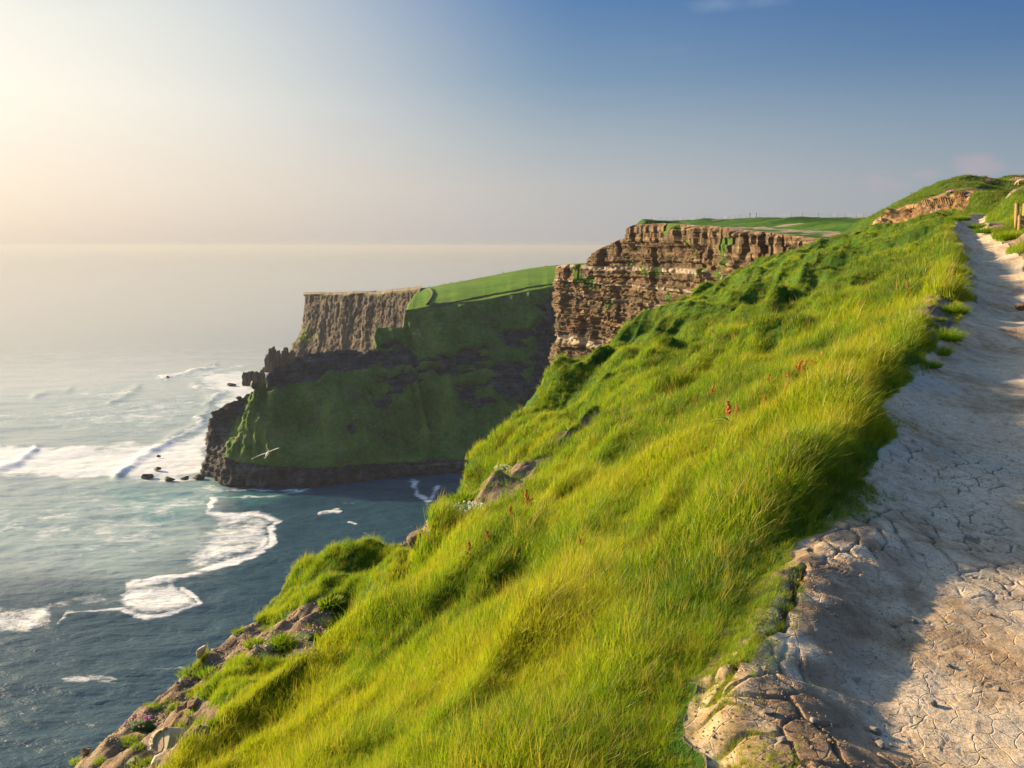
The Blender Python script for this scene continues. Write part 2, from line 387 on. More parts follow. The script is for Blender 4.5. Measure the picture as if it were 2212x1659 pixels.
# ------------------------------------------------------------------ sea
def build_sea():
    el = np.concatenate([np.linspace(math.atan(180 / 200.), math.atan(180 / 290.), 30)[:-1],
                         np.linspace(math.atan(180 / 290.), math.atan(180 / 3000.), 560)[:-1],
                         np.geomspace(math.atan(180 / 3000.), math.atan(180 / 160000.), 90)])
    az = np.concatenate([np.linspace(-180, -42, 30)[:-1], np.linspace(-42, 12, 460), np.linspace(12, 180, 40)[1:]])
    E, A = np.meshgrid(el, R(1) * az, indexing='ij')
    d = 180 / np.tan(E); P = np.stack([d * np.sin(A), d * np.cos(A), np.full_like(d, SEA)], -1)
    X, Y = sheet(P); front = (P[..., 1] > 50)
    x, y = P[..., 0], P[..., 1]
    wob = fbm(x / 26, y / 26, 0, 4, 3) * 1.0
    Xw = X + wob * 16; Yw = Y + fbm(x / 26, y / 26, 5, 4, 8) * 9
    foam = np.zeros_like(d); shal = np.zeros_like(d)
    def poly(pts, val, soft, sh=None):
        nonlocal foam, shal
        soft = soft * 1.6 + 4
        p = [c6(*q) for q in pts]; m = soft_poly(Xw, Yw, p, soft) * front
        foam = np.maximum(foam, m * val)
        if sh: shal = np.maximum(shal, m * sh)
    def line(pts, val, wd, sh=None, hi=0, off=0):
        nonlocal foam, shal
        p = [c6(*q) for q in pts]; dd = d_line(Xw, Yw, p); m = np.exp(-(dd / wd) ** 2) * front
        foam = np.maximum(foam, m * val * (.93 + .22 * fbm(x / 16, y / 16, 2, 3, 61)))
        if sh: shal = np.maximum(shal, np.exp(-(dd / (wd * 2)) ** 2) * front * sh)
        return m
    poly([(-400, 565), (180, 575), (420, 580), (700, 560), (800, 545), (1040, 520), (1040, 640), (1020, 740), (900, 762), (600, 752), (300, 745), (100, 730), (-400, 690)], 1.0, 9, .25)
    poly([(1020, 760), (1150, 760), (1150, 830), (1050, 850), (940, 830), (900, 770)], .75, 12, .8)
    poly([(780, 235), (1000, 195), (1200, 180), (1340, 200), (1340, 300), (1260, 380), (1180, 420), (1100, 330), (1000, 270)], .88, 12, .4)
    poly([(1080, 360), (1250, 300), (1150, 420), (1060, 450), (1040, 560), (900, 560), (1000, 500)], .9, 10, .5)
    poly([(120, 330), (700, 285), (1000, 275), (1090, 330), (1000, 480), (820, 550), (500, 560), (200, 500), (-300, 560), (-300, 420)], .60, 30, .3)
    poly([(360, 310), (680, 290), (640, 335), (400, 345)], .82, 9, .3)
    line([(800, 245), (900, 225), (1000, 200), (1080, 175)], 1.0, 5)
    line([(1000, 280), (1050, 285), (1095, 325), (1060, 350)], .95, 6)
    line([(1060, 370), (1000, 470), (860, 550), (760, 590), (700, 640), (590, 735)], .9, 5)
    line([(-200, 700), (0, 700), (90, 670), (180, 600), (160, 580)], 1.0, 5)
    poly([(300, 750), (620, 750), (1010, 765), (1060, 870), (1050, 960), (1000, 1100), (850, 1200), (600, 1230), (350, 1180), (0, 1150), (-300, 900), (0, 820)], .56, 45, .35)
    poly([(560, 780), (1000, 790), (1060, 870), (1040, 960), (800, 1010), (600, 930)], .66, 30, .75)
    poly([(1080, 920), (1250, 900), (1400, 945), (1395, 1000), (1350, 1080), (1290, 1125), (1180, 1170), (950, 1210), (900, 1130), (1000, 1060), (1050, 980)], .76, 16, .2)
    line([(1080, 860), (1060, 930), (1150, 940), (1290, 920), (1400, 950), (1385, 1010), (1345, 1080), (1280, 1120), (1150, 1160), (1050, 1200), (940, 1240), (800, 1262), (660, 1275)], 1.06, 11)
    line([(1290, 1000), (1320, 1040), (1280, 1100)], .9, 12)
    line([(1100, 850), (1250, 845), (1400, 835), (1550, 800)], .72, 5, .5)
    line([(1150, 805), (1300, 800), (1500, 803)], .85, 4)
    poly([(640, 1265), (900, 1270), (935, 1320), (1000, 1390), (900, 1430), (780, 1448), (640, 1425), (560, 1350)], .88, 12)
    line([(940, 1310), (1000, 1385), (900, 1425), (780, 1445), (620, 1420), (450, 1415), (340, 1435), (300, 1480)], .97, 8)
    poly([(300, 1300), (650, 1260), (640, 1420), (450, 1415), (300, 1480), (180, 1400)], .55, 25)
    poly([(-300, 1390), (150, 1375), (280, 1385), (270, 1490), (140, 1535), (-300, 1540)], .82, 16)
    poly([(-300, 1240), (600, 1240), (500, 1330), (-300, 1400)], .36, 40)
    # streaks and small white caps right of the foam edge, in crop 5 places
    def l5(pts, val, wd):
        nonlocal foam
        p = [c5(*q) for q in pts]; foam = np.maximum(foam, np.exp(-(d_line(Xw, Yw, p) / wd) ** 2) * val * front)
    l5([(1380, 285), (1440, 275), (1480, 280)], .95, 5); l5([(1550, 335), (1600, 345)], .9, 4); l5([(1500, 225), (1560, 235)], .6, 4)
    l5([(1900, 130), (1850, 190), (1960, 230), (1990, 150)], .75, 12); l5([(1620, 370), (1680, 420)], .6, 3)
    l5([(60, 1160), (200, 1150), (330, 1160)], .62, 16); l5([(380, 1110), (560, 1090), (700, 1090)], .5, 12)
    foam = foam + .10 * (foam > .02) * fbm(x / 9, y / 9, 0, 3, 31)
    # white streaks drifting over open water
    milk_sheen = np.where(front, np.clip(soft_poly(Xw, Yw, [c6(*q) for q in [(-500, 200), (700, 150), (1400, 150), (1150, 700), (1120, 900), (1050, 1150), (700, 1250), (-500, 1250)]], 60) * .8 + .45 * sst(700, 2000, d), 0, 1), .25)  # foam-milky surf water; far sea also paled in colour for its sky reflection
    chop = .07 + .93 * sst(1500, 380, d)
    st = sst(.25, .8, fbm(x / 150, y / 55, 0, 5, 77)); foam = np.maximum(foam, np.where(front, st * .30 * sst(6000, 900, d), 0))
    # swell and breaking crests, real height
    fade = sst(1900, 450, d)
    z = fade * (1.0 * fbm(x / 60, y / 22, 0, 3, 5) + .35 * fbm(x / 12, y / 6, 0, 3, 9))
    def crest(pts, hgt, wd):
        p = [c6(*q) for q in pts]; dd = d_line(X + wob * 6, Y, p); return hgt * .42 * (1 + .5 * wob) * np.exp(-(dd / wd) ** 2) * front
    z = z + crest([(800, 245), (1000, 200), (1080, 175)], 4, 6) + crest([(690, 290), (620, 335), (560, 362)], 4, 7)
    z = z + crest([(1060, 350), (1000, 470), (860, 550), (700, 640), (590, 735)], 4.5, 9) + crest([(-200, 700), (0, 700), (90, 670), (180, 600)], 3.5, 8)
    z = z + crest([(180, 330), (260, 300), (350, 298)], 3.5, 8) + crest([(980, 275), (1095, 325)], 4, 8)
    shal = np.maximum(shal, crest([(1060, 380), (1000, 480), (860, 556)], .9, 9)); shal = np.maximum(shal, crest([(620, 345), (560, 368)], .8, 8))
    P[..., 2] += np.clip(z, -3, 6)
    o = grid_obj('sea', P, M_sea, dict(foam=np.clip(foam, 0, 1), shallow=np.clip(shal, 0, 1), chop=chop, milk_sheen=milk_sheen)); prop(o, kind='structure')
build_sea()
fl = link('sea_bed', new_mesh('sea_bed', [(-170000, -170000, SEA - 12), (170000, -170000, SEA - 12), (170000, 170000, SEA - 12), (-170000, 170000, SEA - 12)], [(0, 1, 2, 3)], simple('sea_bed', (.01, .03, .04)))); prop(fl, kind='structure')

# ------------------------------------------------------------------ near ground: hillside, path, bank
PY = [(1500, 1659, 2.26), (1455, 1560, 2.5), (1540, 1340, 3.25), (1700, 1210, 3.85), (1850, 1060, 4.85), (1915, 920, 6.3), (1930, 840, 7.45), (2045, 720, 10), (2085, 640, 13.2), (2082, 560, 18), (2052, 490, 27), (2085, 462, 34)]
pp = np.array([at(*q) for q in PY])
ys_p = np.concatenate([[-3, 0, 1.5], pp[:, 1], [50, 80]]); xs_p = np.concatenate([[.45, .5, .55], pp[:, 0], [29, 45]]); zs_p = np.concatenate([[-1.62, -1.62, -1.61], pp[:, 2], [1.9, 3.0]])
def smooth_interp(y, yk, vk):
    # average of shifted linear interpolations = softened corners
    y = fx(y); r = 0
    for s, wt in ((-.12, .25), (0, .5), (.12, .25)): r = r + wt * np.interp(y * (1 + s), yk, vk)
    return r
def xpl(y): return smooth_interp(y, ys_p, xs_p) + .10 * vnoise(fx(y) * 1.3, 3.3, 0, 4) * sst(30, 8, y) + .05 * vnoise(fx(y) * 4, 3.3, 0, 6) + .03 * vnoise(fx(y) * 13, 3.3, 0, 8)
def zpl(y): return smooth_interp(y, ys_p, zs_p)
def wid(y): return np.interp(y, [0, 4, 8, 10, 13, 18, 27, 35, 50, 80], [2.6, 2.5, 1.9, 1.6, 1.45, 1.25, 1.25, .9, .8, .8])
BR = [(150, 1659, 9), (300, 1530, 9.8), (440, 1420, 11), (560, 1310, 12.5), (650, 1250, 13.5), (760, 1210, 15), (850, 1160, 16.5), (930, 1100, 18), (960, 1040, 20), (1050, 980, 22.5), (1190, 820, 27), (1300, 740, 31), (1400, 680, 35), (1480, 630, 38), (1560, 592, 41), (1640, 570, 43), (1740, 535, 45), (1830, 512, 47), (1900, 500, 48.5), (1960, 486, 50), (2010, 478, 51)]
bb = np.array([at(*q) for q in BR])
ys_b = np.concatenate([[-3, 2, 6], bb[:, 1], [80]]); xs_b = np.concatenate([[-5, -5.2, -5.6], bb[:, 0], [35]]); zs_b = np.concatenate([[-4.9, -5.0, -5.8], bb[:, 2], [2.0]])
def xbr(y): return np.interp(y, ys_b, xs_b)
def zbr(y): return np.interp(y, ys_b, zs_b)
E5 = [(560, 1593), (700, 1500), (870, 1410), (1000, 1250), (1200, 1110), (1380, 1010), (1560, 830), (1750, 720), (1930, 560), (2010, 400)]
E_F = [c5(*q) for q in E5] 
def z_plain(x, y):
    x, y = np.broadcast_arrays(fx(x), fx(y))
    xl, zl, xb, zb, wd = xpl(y), zpl(y), xbr(y), zbr(y), wid(y)
    u = (xl - x) / np.maximum(xl - xb, .5); uc = np.clip(u, 0, 1)
    z = zl + (zb - zl) * (.72 * uc + .28 * uc * uc)
    over = np.clip(xb - x, 0, None)
    z = z - over * 1.5 - np.clip(over - 2, 0, None) * 2.2
    r = x - xl - wd
    z = z + np.where(r > 0, .32 * sst(0, 1.0, r) + .10 * np.clip(r, 0, 12), 0)
    return z
def hit_plain(X, Y, f=None):
    d = ray(X, Y); f = f or z_plain
    ts = np.geomspace(1.2, 70, 2500); P = ts[:, None] * d[None]
    g = P[:, 2] - f(P[:, 0], P[:, 1]); i = np.argmax(g < 0) if (g < 0).any() else 400 + np.argmin(g[400:])
    return P[i]
eh = np.array([hit_plain(*q) for q in E_F]); eh = eh[np.argsort(eh[:, 1])]
def xe(y): return np.interp(y, np.concatenate([[0], eh[:, 1], [26, 30]]), np.concatenate([[-4.4], eh[:, 0], [eh[-1, 0] - .2, -9]]))
# humps and hollows: (sheet x, sheet y, radius along x, radius along y, height)
HUMPS = [(c5(1600, 620), .8, 1.0, .42), (c5(1790, 560), .6, .8, .34), (c5(1440, 590), .5, .8, .30), (c5(1300, 660), .6, .9, .34), (c5(1640, 470), .6, .8, .35), (c5(1000, 1070), .36, .4, .26), (c5(960, 1180), .35, .4, .30), (c5(1160, 1070), .5, .4, .10),
         (c5(800, 1230), .35, .5, .15), (c5(1480, 790), .25, .3, .25), (c5(1850, 500), .5, .6, .3),
         (c7(1010, 140), .8, .5, .6), (c7(900, 250), .8, .6, .3), (c7(600, 700), 1, .8, .3), (c7(1700, 60), .6, .5, .18), (c7(220, 930), .5, .6, .4)]
HOLL = [(c5(1720, 700), .30, .35, -.35), (c5(1440, 800), .22, .35, -.45), (c5(1260, 960), .35, .3, -.12), (c7(920, 180), .9, .8, -.55), (c7(660, 420), 1.3, 1.2, -.6), (c7(440, 740), .8, .9, -.8), (c7(230, 800), .7, .8, -.7), (c7(1020, 20), 1.4, 2.2, -.6), (c7(700, 330), 1.2, 1.5, -.4), (c7(530, 330), 1.4, 1.4, -.5),
         (c7(950, 300), 1.0, .5, -.28), (c7(1380, 930), .35, .3, -.10), (c7(330, 1300), .5, .4, -.18), (c7(900, 1250), .5, .4, -.12), ((2030, 640), .3, .9, -.06)]
hm = [(hit_plain(*q[0]), q[1], q[2], q[3]) for q in HUMPS + HOLL]
def ground(x, y, fine=True):
    x, y = np.broadcast_arrays(fx(x), fx(y))
    z = z_plain(x, y)
    xl, xb, wd = xpl(y), xbr(y), wid(y)
    s = xl - x                                   # distance left of the path edge
    side = sst(.1, 1.2, s)
    low = sst(0, .35, xe(y) - x) * sst(26, 20, y)
    z = z - .50 * low * (1 - .85 * sst(.5, 2.2, xe(y) - x))
    far = sst(9, 30, y)
    z = z + (.03 + .25 * sst(3.5, 5.2, y)) * sst(-.02, .50, s) * sst(1.9, .75, s) * sst(34, 14, y)       # raised turf lip beside the path
    z = z + side * ((.10 + .13 * far) * fbm(x / 1.2, y / 1.6, 0, 4, 21) + (.12 + .5 * far) * fbm((x * .8 + y * .6) / 4.2, (y * .8 - x * .6) / 8.5, 0, 3, 25) * (1 - .6 * sst(28, 36, y)))
    z = z + side * .22 * sst(2.2, 4, y) * (ridged((x * .9 - y * .43) / 1.0, (x * .43 + y * .9) / 3.4, 0, 2, 29) - .4)
    # terracettes that run down the slope further off
    tz = ridged((x * .9 - y * .43) / 2.3 + 2, (x * .43 + y * .9) / 8., 0, 3, 33)
    z = z + side * .62 * sst(9, 18, y) * (1 - .6 * sst(28, 36, y)) * (tz - .45) * sst(.0, .4, (xl - x) / np.maximum(xl - xb, .5))
    z = z + low * (.16 * fbm(x / .9, y / .9, 0, 4, 41) + .05 * fbm(x / .22, y / .22, 0, 3, 43))
    for c, rx, ry, h in hm:
        z = z + h * np.exp(-((x - c[0]) / rx) ** 2 - ((y - c[1]) / ry) ** 2)
    onp = sst(-.05, .2, -s)
    t = np.clip(-s / wd, 0, 1.6)
    z = z + onp * (-.16 * np.sin(np.clip(t, 0, 1) * math.pi) * sst(1, 5, y) + .024 * fbm(x / .9, y / 1.3, 0, 3, 51) + .10 * sst(7, 11, y) * fbm(x / 1.6, y / 1.1, 0, 2, 57))
    z = z + onp * .07 * sst(0, .12, -s) * sst(.75, .3, -s) * sst(5, 3.6, y)
    # the broken, cracked shoulder left of the path near the camera
    z = z + onp * (.010 * fbm(x / .25, y / .25, 0, 4, 53) * sst(1.1, .2, -s) * sst(5.5, 3.5, y) + .005 * fbm(x / .12, y / .12, 0, 3, 55))
    r = -s - wd
    z = z + .85 * np.exp(-((x - 21.2) / 2.4) ** 2 - ((y - 31.5) / 2.2) ** 2) * sst(.1, 1.6, r) + .5 * np.exp(-((x - 17.8) / 1.0) ** 2 - ((y - 28.5) / 1.5) ** 2) * sst(0, .6, r)
    z = z + sst(0, .8, r) * (.16 * fbm(x / 1.1, y / 1.1, 0, 4, 61) + .35 * sst(20, 28, y) * fbm(x / 3., y / 3., 0, 3, 63))
    return z
def hit(X, Y): return hit_plain(X, Y, ground)

S1 = [c5(*q) for q in [(-100, 1700), (90, 1593), (200, 1470), (400, 1340), (520, 1250), (690, 1120), (800, 1040), (840, 930), (1000, 850), (1060, 830), (1100, 900), (1130, 880), (1250, 790), (1400, 690), (1450, 720), (1440, 800), (1400, 900), (1380, 1010), (1200, 1040), (1050, 1020), (920, 1010), (880, 1100), (760, 1180), (720, 1230), (860, 1280), (870, 1400), (740, 1450), (600, 1540), (560, 1700)]]
S5 = [c5(*q) for q in [(470, 1500), (480, 1380), (600, 1350), (670, 1440), (690, 1500), (640, 1600), (560, 1600)]]
S2 = [c5(*q) for q in [(1780, 460), (1880, 310), (1970, 340), (1960, 400), (1830, 465)]]
S3 = [c7(*q) for q in [(-40, 1040), (0, 960), (100, 880), (200, 780), (330, 720), (480, 670), (560, 620), (540, 700), (440, 790), (330, 880), (180, 1000), (60, 1050)]]
S4 = [c7(*q) for q in [(520, 590), (640, 500), (780, 425), (760, 490), (640, 590), (560, 640)]]
def bare_mask(P):
    X, Y = sheet(P); x, y = P[..., 0], P[..., 1]
    Xw = X + 9 * fbm(x / .5, y / .5, 0, 3, 71); Yw = Y + 9 * fbm(x / .5, y / .5, 4, 3, 73)
    m = np.zeros(X.shape)
    for s_, v in ((S1, 1), (S5, 1), (S2, 1), (S3, .9), (S4, .8)): m = np.maximum(m, v * soft_poly(Xw, Yw, s_, 5))
    m = m * (y < 33)
    sl = xpl(y) - x
    m = np.maximum(m, sst(.05 , -.05, sl))
    # worn shoulder between the tufts at the path's edge, further on
    worn = sst(.1, .5, fbm(x / .8, y / 1.4, 0, 3, 75) + .25) * sst(1.0, .3, sl) * sst(8, 10, y) * sst(24, 17, y)
    return np.clip(np.maximum(m, worn), 0, 1)

def build_hillside():
    yr = np.concatenate([np.linspace(-3, .8, 12)[:-1], np.geomspace(.8, 26, 320)[:-1], np.linspace(26, 54, 120)[:-1], np.linspace(54, 80, 16)])
    uc = np.concatenate([np.linspace(0, 1, 340), 1 + np.geomspace(.004, 1, 34)])
    Yg, U = np.meshgrid(yr, uc, indexing='ij')
    xl, xb = xpl(Yg), xbr(Yg)
    X = np.where(U <= 1, xl + (xb - xl) * U, xb - (U - 1) * 62)
    Z = ground(X, Yg)
    P = np.stack([X, Yg, Z], -1)
    over = U > 1
    dr = np.where(over, (U - 1) * 6, 0); P[..., 0] += np.clip(dr, 0, 1) * 1.5 * fbm(Yg / 5, Z / 5, 0, 4, 81)
    P[..., 2] = np.maximum(P[..., 2], SEA - 4)
    b = bare_mask(P); b = np.maximum(b, np.where(over, sst(1.01, 1.06, U), 0))
    P[..., 2] += b * (U < 1) * (.035 * fbm(X / .10, Yg / .10, 0, 3, 83)) * sst(24, 12, Yg)
    o = grid_obj('hillside', P, M_ground, dict(bare=b), flip=True); prop(o, kind='structure')
build_hillside()

def crack_fields(x, y):
    xw = x + .05 * fbm(x / .2, y / .2, 0, 3, 91); yw = y + .05 * fbm(x / .2, y / .2, 3, 3, 92)
    d1, c1_ = voronoi(xw / .17, yw / .17, 1); d2, _ = voronoi(xw / .085, yw / .085, 2)
    return d1, d2, c1_
def build_path():
    yr = np.concatenate([np.linspace(-3, 1.2, 20)[:-1], np.geomspace(1.2, 8, 640)[:-1], np.geomspace(8, 38, 170)[:-1], np.linspace(38, 80, 24)])
    tc = np.linspace(0, 1, 470)
    Yg, T = np.meshgrid(yr, tc, indexing='ij'); xl = xpl(Yg); wd = wid(Yg); X = xl + wd * T
    Z = ground(X, Yg)
    d1, d2, c_ = crack_fields(X, Yg); s = X - xl
    zone = sst(1.5, .3, s) * sst(9, 4, Yg)                       # strongly cracked shoulder
    zone = np.maximum(zone, .02)
    edge = sst(0, .05, T) * sst(1, .97, T)
    w1 = .08 + .05 * zone
    k1 = sst(w1, .0, d1) * sst(-.05, .45, fbm(X / .9, Yg / .9, 0, 3, 95) + .9 * zone - .45)
    k2 = sst(.06, 0, d2) * sst(.1, .6, fbm(X / .6, Yg / .6, 0, 3, 97) + .55 * zone)
    near = sst(9.5, 6.5, Yg)
    Z = Z - edge * near * (.015 * k1 * (.4 + zone) + .003 * k2) + edge * near * .005 * (c_ - .5) * zone
    # the open fissure
    fis = [at_z(*q, -1.62)[:2] for q in [(1735, 1262), (1715, 1300), (1708, 1330), (1690, 1360), (1688, 1395)]]
    fis2 = [at_z(*q, -1.6)[:2] for q in [(1688, 1385), (1640, 1400), (1600, 1440), (1570, 1500), (1540, 1540)]]
    fis3 = [at_z(*q, -1.6)[:2] for q in [(1700, 1300), (1660, 1310), (1630, 1330), (1600, 1360), (1610, 1385)]]
    xw = X + .012 * fbm(X / .06, Yg / .06, 0, 2, 99); 
    k3 = np.maximum(np.exp(-(d_line(xw, Yg, fis) / .015) ** 2), np.maximum(.5 * np.exp(-(d_line(xw, Yg, fis2) / .009) ** 2), .5 * np.exp(-(d_line(xw, Yg, fis3) / .008) ** 2)))
    Z = Z - .10 * k3
    # trodden flakes further up: low transverse ripples
    Z = Z + edge * .020 * sst(3, 6, Yg) * fbm(X / .9 + Yg * .3, Yg / .34, 0, 4, 101) * sst(30, 18, Yg)
    crack = np.clip(np.maximum(np.maximum(k1 * .8, k2 * .55) * near * edge, k3), 0, 1)
    loose = sst(1.0, .25, s) * sst(5.5, 3.5, Yg) * sst(-.4, .3, fbm(X / .35, Yg / .35, 0, 3, 103) + .1)
    o = grid_obj('dirt_path', np.stack([X, Yg, Z], -1), M_path, dict(crack=crack, loose=loose)); prop(o, kind='structure')
build_path()
def build_bank():
    yr = np.concatenate([np.linspace(-3, 2, 10)[:-1], np.geomspace(2, 40, 260)[:-1], np.linspace(40, 80, 30)])
    rc = np.geomspace(.001, 30, 160) - .001
    Yg, Rr = np.meshgrid(yr, rc, indexing='ij'); X = xpl(Yg) + wid(Yg) + Rr; Z = ground(X, Yg)
    b = sst(.15, -.2, fbm(X / 1.3, Yg / 1.3, 0, 4, 111) + .45 * sst(.3, 1.4, Rr) - .1 + .3 * sst(22, 26, Yg) - .5 * sst(14, 9, Yg))
    Z = Z + .03 * fbm(X / .12, Yg / .12, 0, 3, 113) * b
    o = grid_obj('path_bank', np.stack([X, Yg, Z], -1), M_ground, dict(bare=np.clip(b, 0, 1))); prop(o, kind='structure')
    return
build_bank()
def bank_bare(x, y):
    Rr = x - xpl(y) - wid(y)
    return sst(.15, -.2, fbm(x / 1.3, y / 1.3, 0, 4, 111) + .45 * sst(.3, 1.4, Rr) - .1 + .3 * sst(22, 26, y) - .5 * sst(14, 9, y))

# ------------------------------------------------------------------ layered cliff (middle distance)
SC = [(1203, 576, 425), (1215, 572, 415), (1240, 571, 405), (1272, 570, 398), (1279, 548, 392), (1300, 535, 384), (1330, 522, 372), (1362, 508, 360), (1367, 486, 352), (1400, 484, 338), (1430, 482, 325), (1480, 485, 292), (1530, 488, 262), (1600, 495, 225), (1640, 500, 206), (1700, 508, 180), (1760, 514, 155), (1800, 517, 142), (1850, 520, 128), (1900, 522, 115), (1960, 520, 100), (2020, 520, 88)]
def build_layered():
    top = np.array([at(*q) for q in SC])
    n = 560
    seg = np.concatenate([[0], np.cumsum(np.linalg.norm(np.diff(np.stack([top[:, 0] / top[:, 1] * 400, np.log(top[:, 1]) * 260], -1), axis=0), axis=1))])
    t = np.linspace(0, seg[-1], n)
    T = np.stack([np.interp(t, seg, top[:, k]) for k in range(3)], -1)
    # first columns turn round the tip to the far side
    back = T[0] + np.array([[60, 60, 2.0]]) * np.linspace(1, 0, 40)[:-1, None]
    T = np.concatenate([back, T]); n = len(T)
    tang = np.gradient(T, axis=0); tang[:, 2] = 0
    for _ in range(12): tang[1:-1] = (tang[:-2] + tang[1:-1] + tang[2:]) / 3
    tang /= np.linalg.norm(tang, axis=1, keepdims=True)
    nrm = np.stack([tang[:, 1], -tang[:, 0], np.zeros(n)], -1)   # candidate outward
    nrm[nrm[:, 0] > 0.2] *= -1 if False else 1
    if (nrm[200] @ np.array([-1, 0, 0])) < 0: nrm = -nrm
    arc = np.concatenate([[0], np.cumsum(np.linalg.norm(np.diff(T[:, :2], axis=0), axis=1))])
    nv = 330
    # z levels: dense above -110
    zf = np.concatenate([np.linspace(0, .62, 280), np.linspace(.62, 1, 51)[1:]])
    ztop = T[:, 2]
    Z = ztop[None] + (SEA - 3 - ztop[None]) * zf[:, None]
    A = np.broadcast_to(arc[None], Z.shape); nv = Z.shape[0]
    dep = -Z                                                  # depth below the camera
    zs_ = Z + 1.2 * fbm(A / 60, Z / 40, 0, 3, 121)
    # hard beds stick out, soft beds recede
    lay = np.floor(zs_ / 2.1 + .6 * vnoise(zs_ / 5, A * 0 + .5, 0, 3)); bed = _hash(lay, lay * 0, lay * 0, 7)
    lay2 = np.floor(zs_ / .75); bed2 = _hash(lay2, lay2 * 0, lay2 * 0, 9)
    bigb = fbm(zs_ / 14, A / 400, 0, 2, 17)
    # joints: vertical blocks of each bed
    blk = np.floor((A + 40 * _hash(lay, lay * 0, lay * 0, 31)) / (2.2 + 5 * _hash(lay, lay * 0, lay * 0, 33))); bh = _hash(blk, lay, lay * 0, 35)
    disp = 1.9 * (bed - .5) + .7 * (bed2 - .5) + 1.6 * bigb + 1.7 * (bh - .5) * (.4 + bed)
    col_ = fbm(A / 9, Z / 45, 0, 4, 123); qs = np.floor(A / 6.5 + .5 * fbm(Z / 25, A / 20, 0, 2, 15)); disp += 1.9 * col_ + 2.6 * (_hash(qs, np.floor(Z / 17), qs * 0, 16) - .5) + 5.5 * fbm(A / 38, Z / 160, 0, 3, 125) + .7 * fbm(A / 1.6, Z / 1.2, 0, 3, 127)
    # top bed: massive columns split by clefts
    topd = ztop[None] - Z; cap = sst(9, 6, topd) * (A > 60)
    cl, _c = voronoi(A / 7.0, np.zeros_like(A) + .37, 12); disp = disp * (1 - .75 * cap) + cap * (1.2 + 3.4 * (_c - .5) + 1.0 * (bh - .5) - 2.0 * sst(.12, 0, cl))
    # batter: the foot stands further out
    disp += 6.0 * sst(40, 150, dep) + 5.0 * sst(95, 175, dep)
    fade = sst(0, .006, zf)[:, None] * .85 + .15
    P = np.stack([np.broadcast_to(T[None, :, 0], Z.shape), np.broadcast_to(T[None, :, 1], Z.shape), Z], -1).copy()
    P += nrm[None] * (disp * fade)[..., None]
    pale = sst(2.6, 1.2, np.abs(zs_ + 47.0)) * .9
    pale = np.maximum(pale, .75 * sst(1.3, .5, np.abs(zs_ + 9.5))); pale = np.maximum(pale, .6 * sst(.9, .4, np.abs(zs_ + 17.))); pale = np.maximum(pale, .55 * sst(1.5, .5, np.abs(zs_ + 24.)))
    pale = np.maximum(pale, .6 * sst(.1, .6, bed - .72)) * sst(-.7, .2, fbm(A / 14, Z / 3, 0, 3, 131) + .25)
    pale = np.where(disp * 0 + bed2 < .35, pale * .35, pale)
    rust = sst(.25, .8, fbm(A / 10, Z / 12, 0, 4, 133)) * .25 + .5 * sst(6, 3, np.abs(zs_ + 38)) * sst(0, .5, fbm(A / 12, Z / 8, 0, 3, 135))
    rock = np.clip(1.2 - .9 * sst(.35, .8, fbm(A / 12, Z / 9, 0, 4, 137) ) * sst(60, 10, dep) * 1.1, 0, 1)
    o = grid_obj('layered_cliff', P, M_strata, dict(rock=rock, pale=np.clip(pale, 0, 1), rust=np.clip(rust, 0, 1)), smooth=False); prop(o, kind='structure')
    # plateau behind the edge
    m = 39; edge = P[0, m:].copy(); Te = T[m:]
    nr = 60; rows = []
    ky = [88, 100, 115, 142, 180, 225, 262, 325, 352, 360, 425]; 
    lowtip = np.interp(Te[:, 1], [350, 356], [1, 0]) 
    rr = np.concatenate([[0], np.geomspace(.6, 230, nr - 1)])
    for j, r_ in enumerate(rr):
        g = edge.copy(); g[:, 0] += r_ * .97; g[:, 1] += r_ * .24
        y = g[:, 1]
        zt = np.interp(y, [88, 142, 180, 262, 325, 400, 520], [2.2, 2.6, 4.2, 8.6, 10.4, 12.4, 15.0])
        xr = 53 + np.clip(y - 352, 0, None) * .17; zt = np.where(y > 345, edge[:, 2] + (zt - edge[:, 2]) * sst(-1, 3, g[:, 0] - xr), zt)
        f = sst(3, 26, r_); f = np.where(y > 345, sst(0, 3, r_), f)
        g[:, 2] = edge[:, 2] * (1 - f) + np.where(edge[:, 2] > zt, edge[:, 2], zt) * f + (.25 + .8 * f) * fbm(g[:, 0] / 14, g[:, 1] / 14, 0, 4, 141) * min(1, r_ / 3)
        rows.append(g)
    Pp = np.array(rows); X, Y = Pp[..., 0], Pp[..., 1]
    rk = np.clip(.15 + .55 * sst(.32, .6, fbm(X / 16, Y / 10, 0, 4, 143)), 0, 1); rk[:2] = .75
    rk = np.maximum(rk, .55 * sst(5, 1.5, np.abs(rr[:, None] - 7 - 5 * fbm(X / 40, Y / 40, 0, 2, 145))) * (Y < 240) * (Y > 120))
    o = grid_obj('clifftop_meadow', Pp, M_strata_top, dict(rock=rk), flip=False); prop(o, kind='structure')
    return Pp, rr
M_strata_top = mat_rockgrass('clifftop_turf', ((.20, .15, .11), (.32, .25, .19), (.42, .36, .28)), ((.018, .06, .008), (.04, .12, .010), (.09, .16, .016)), soil=(.08, .07, .02), gscale=.07, bump_d=.5, rs=.4)
plateau, plateau_r = build_layered()

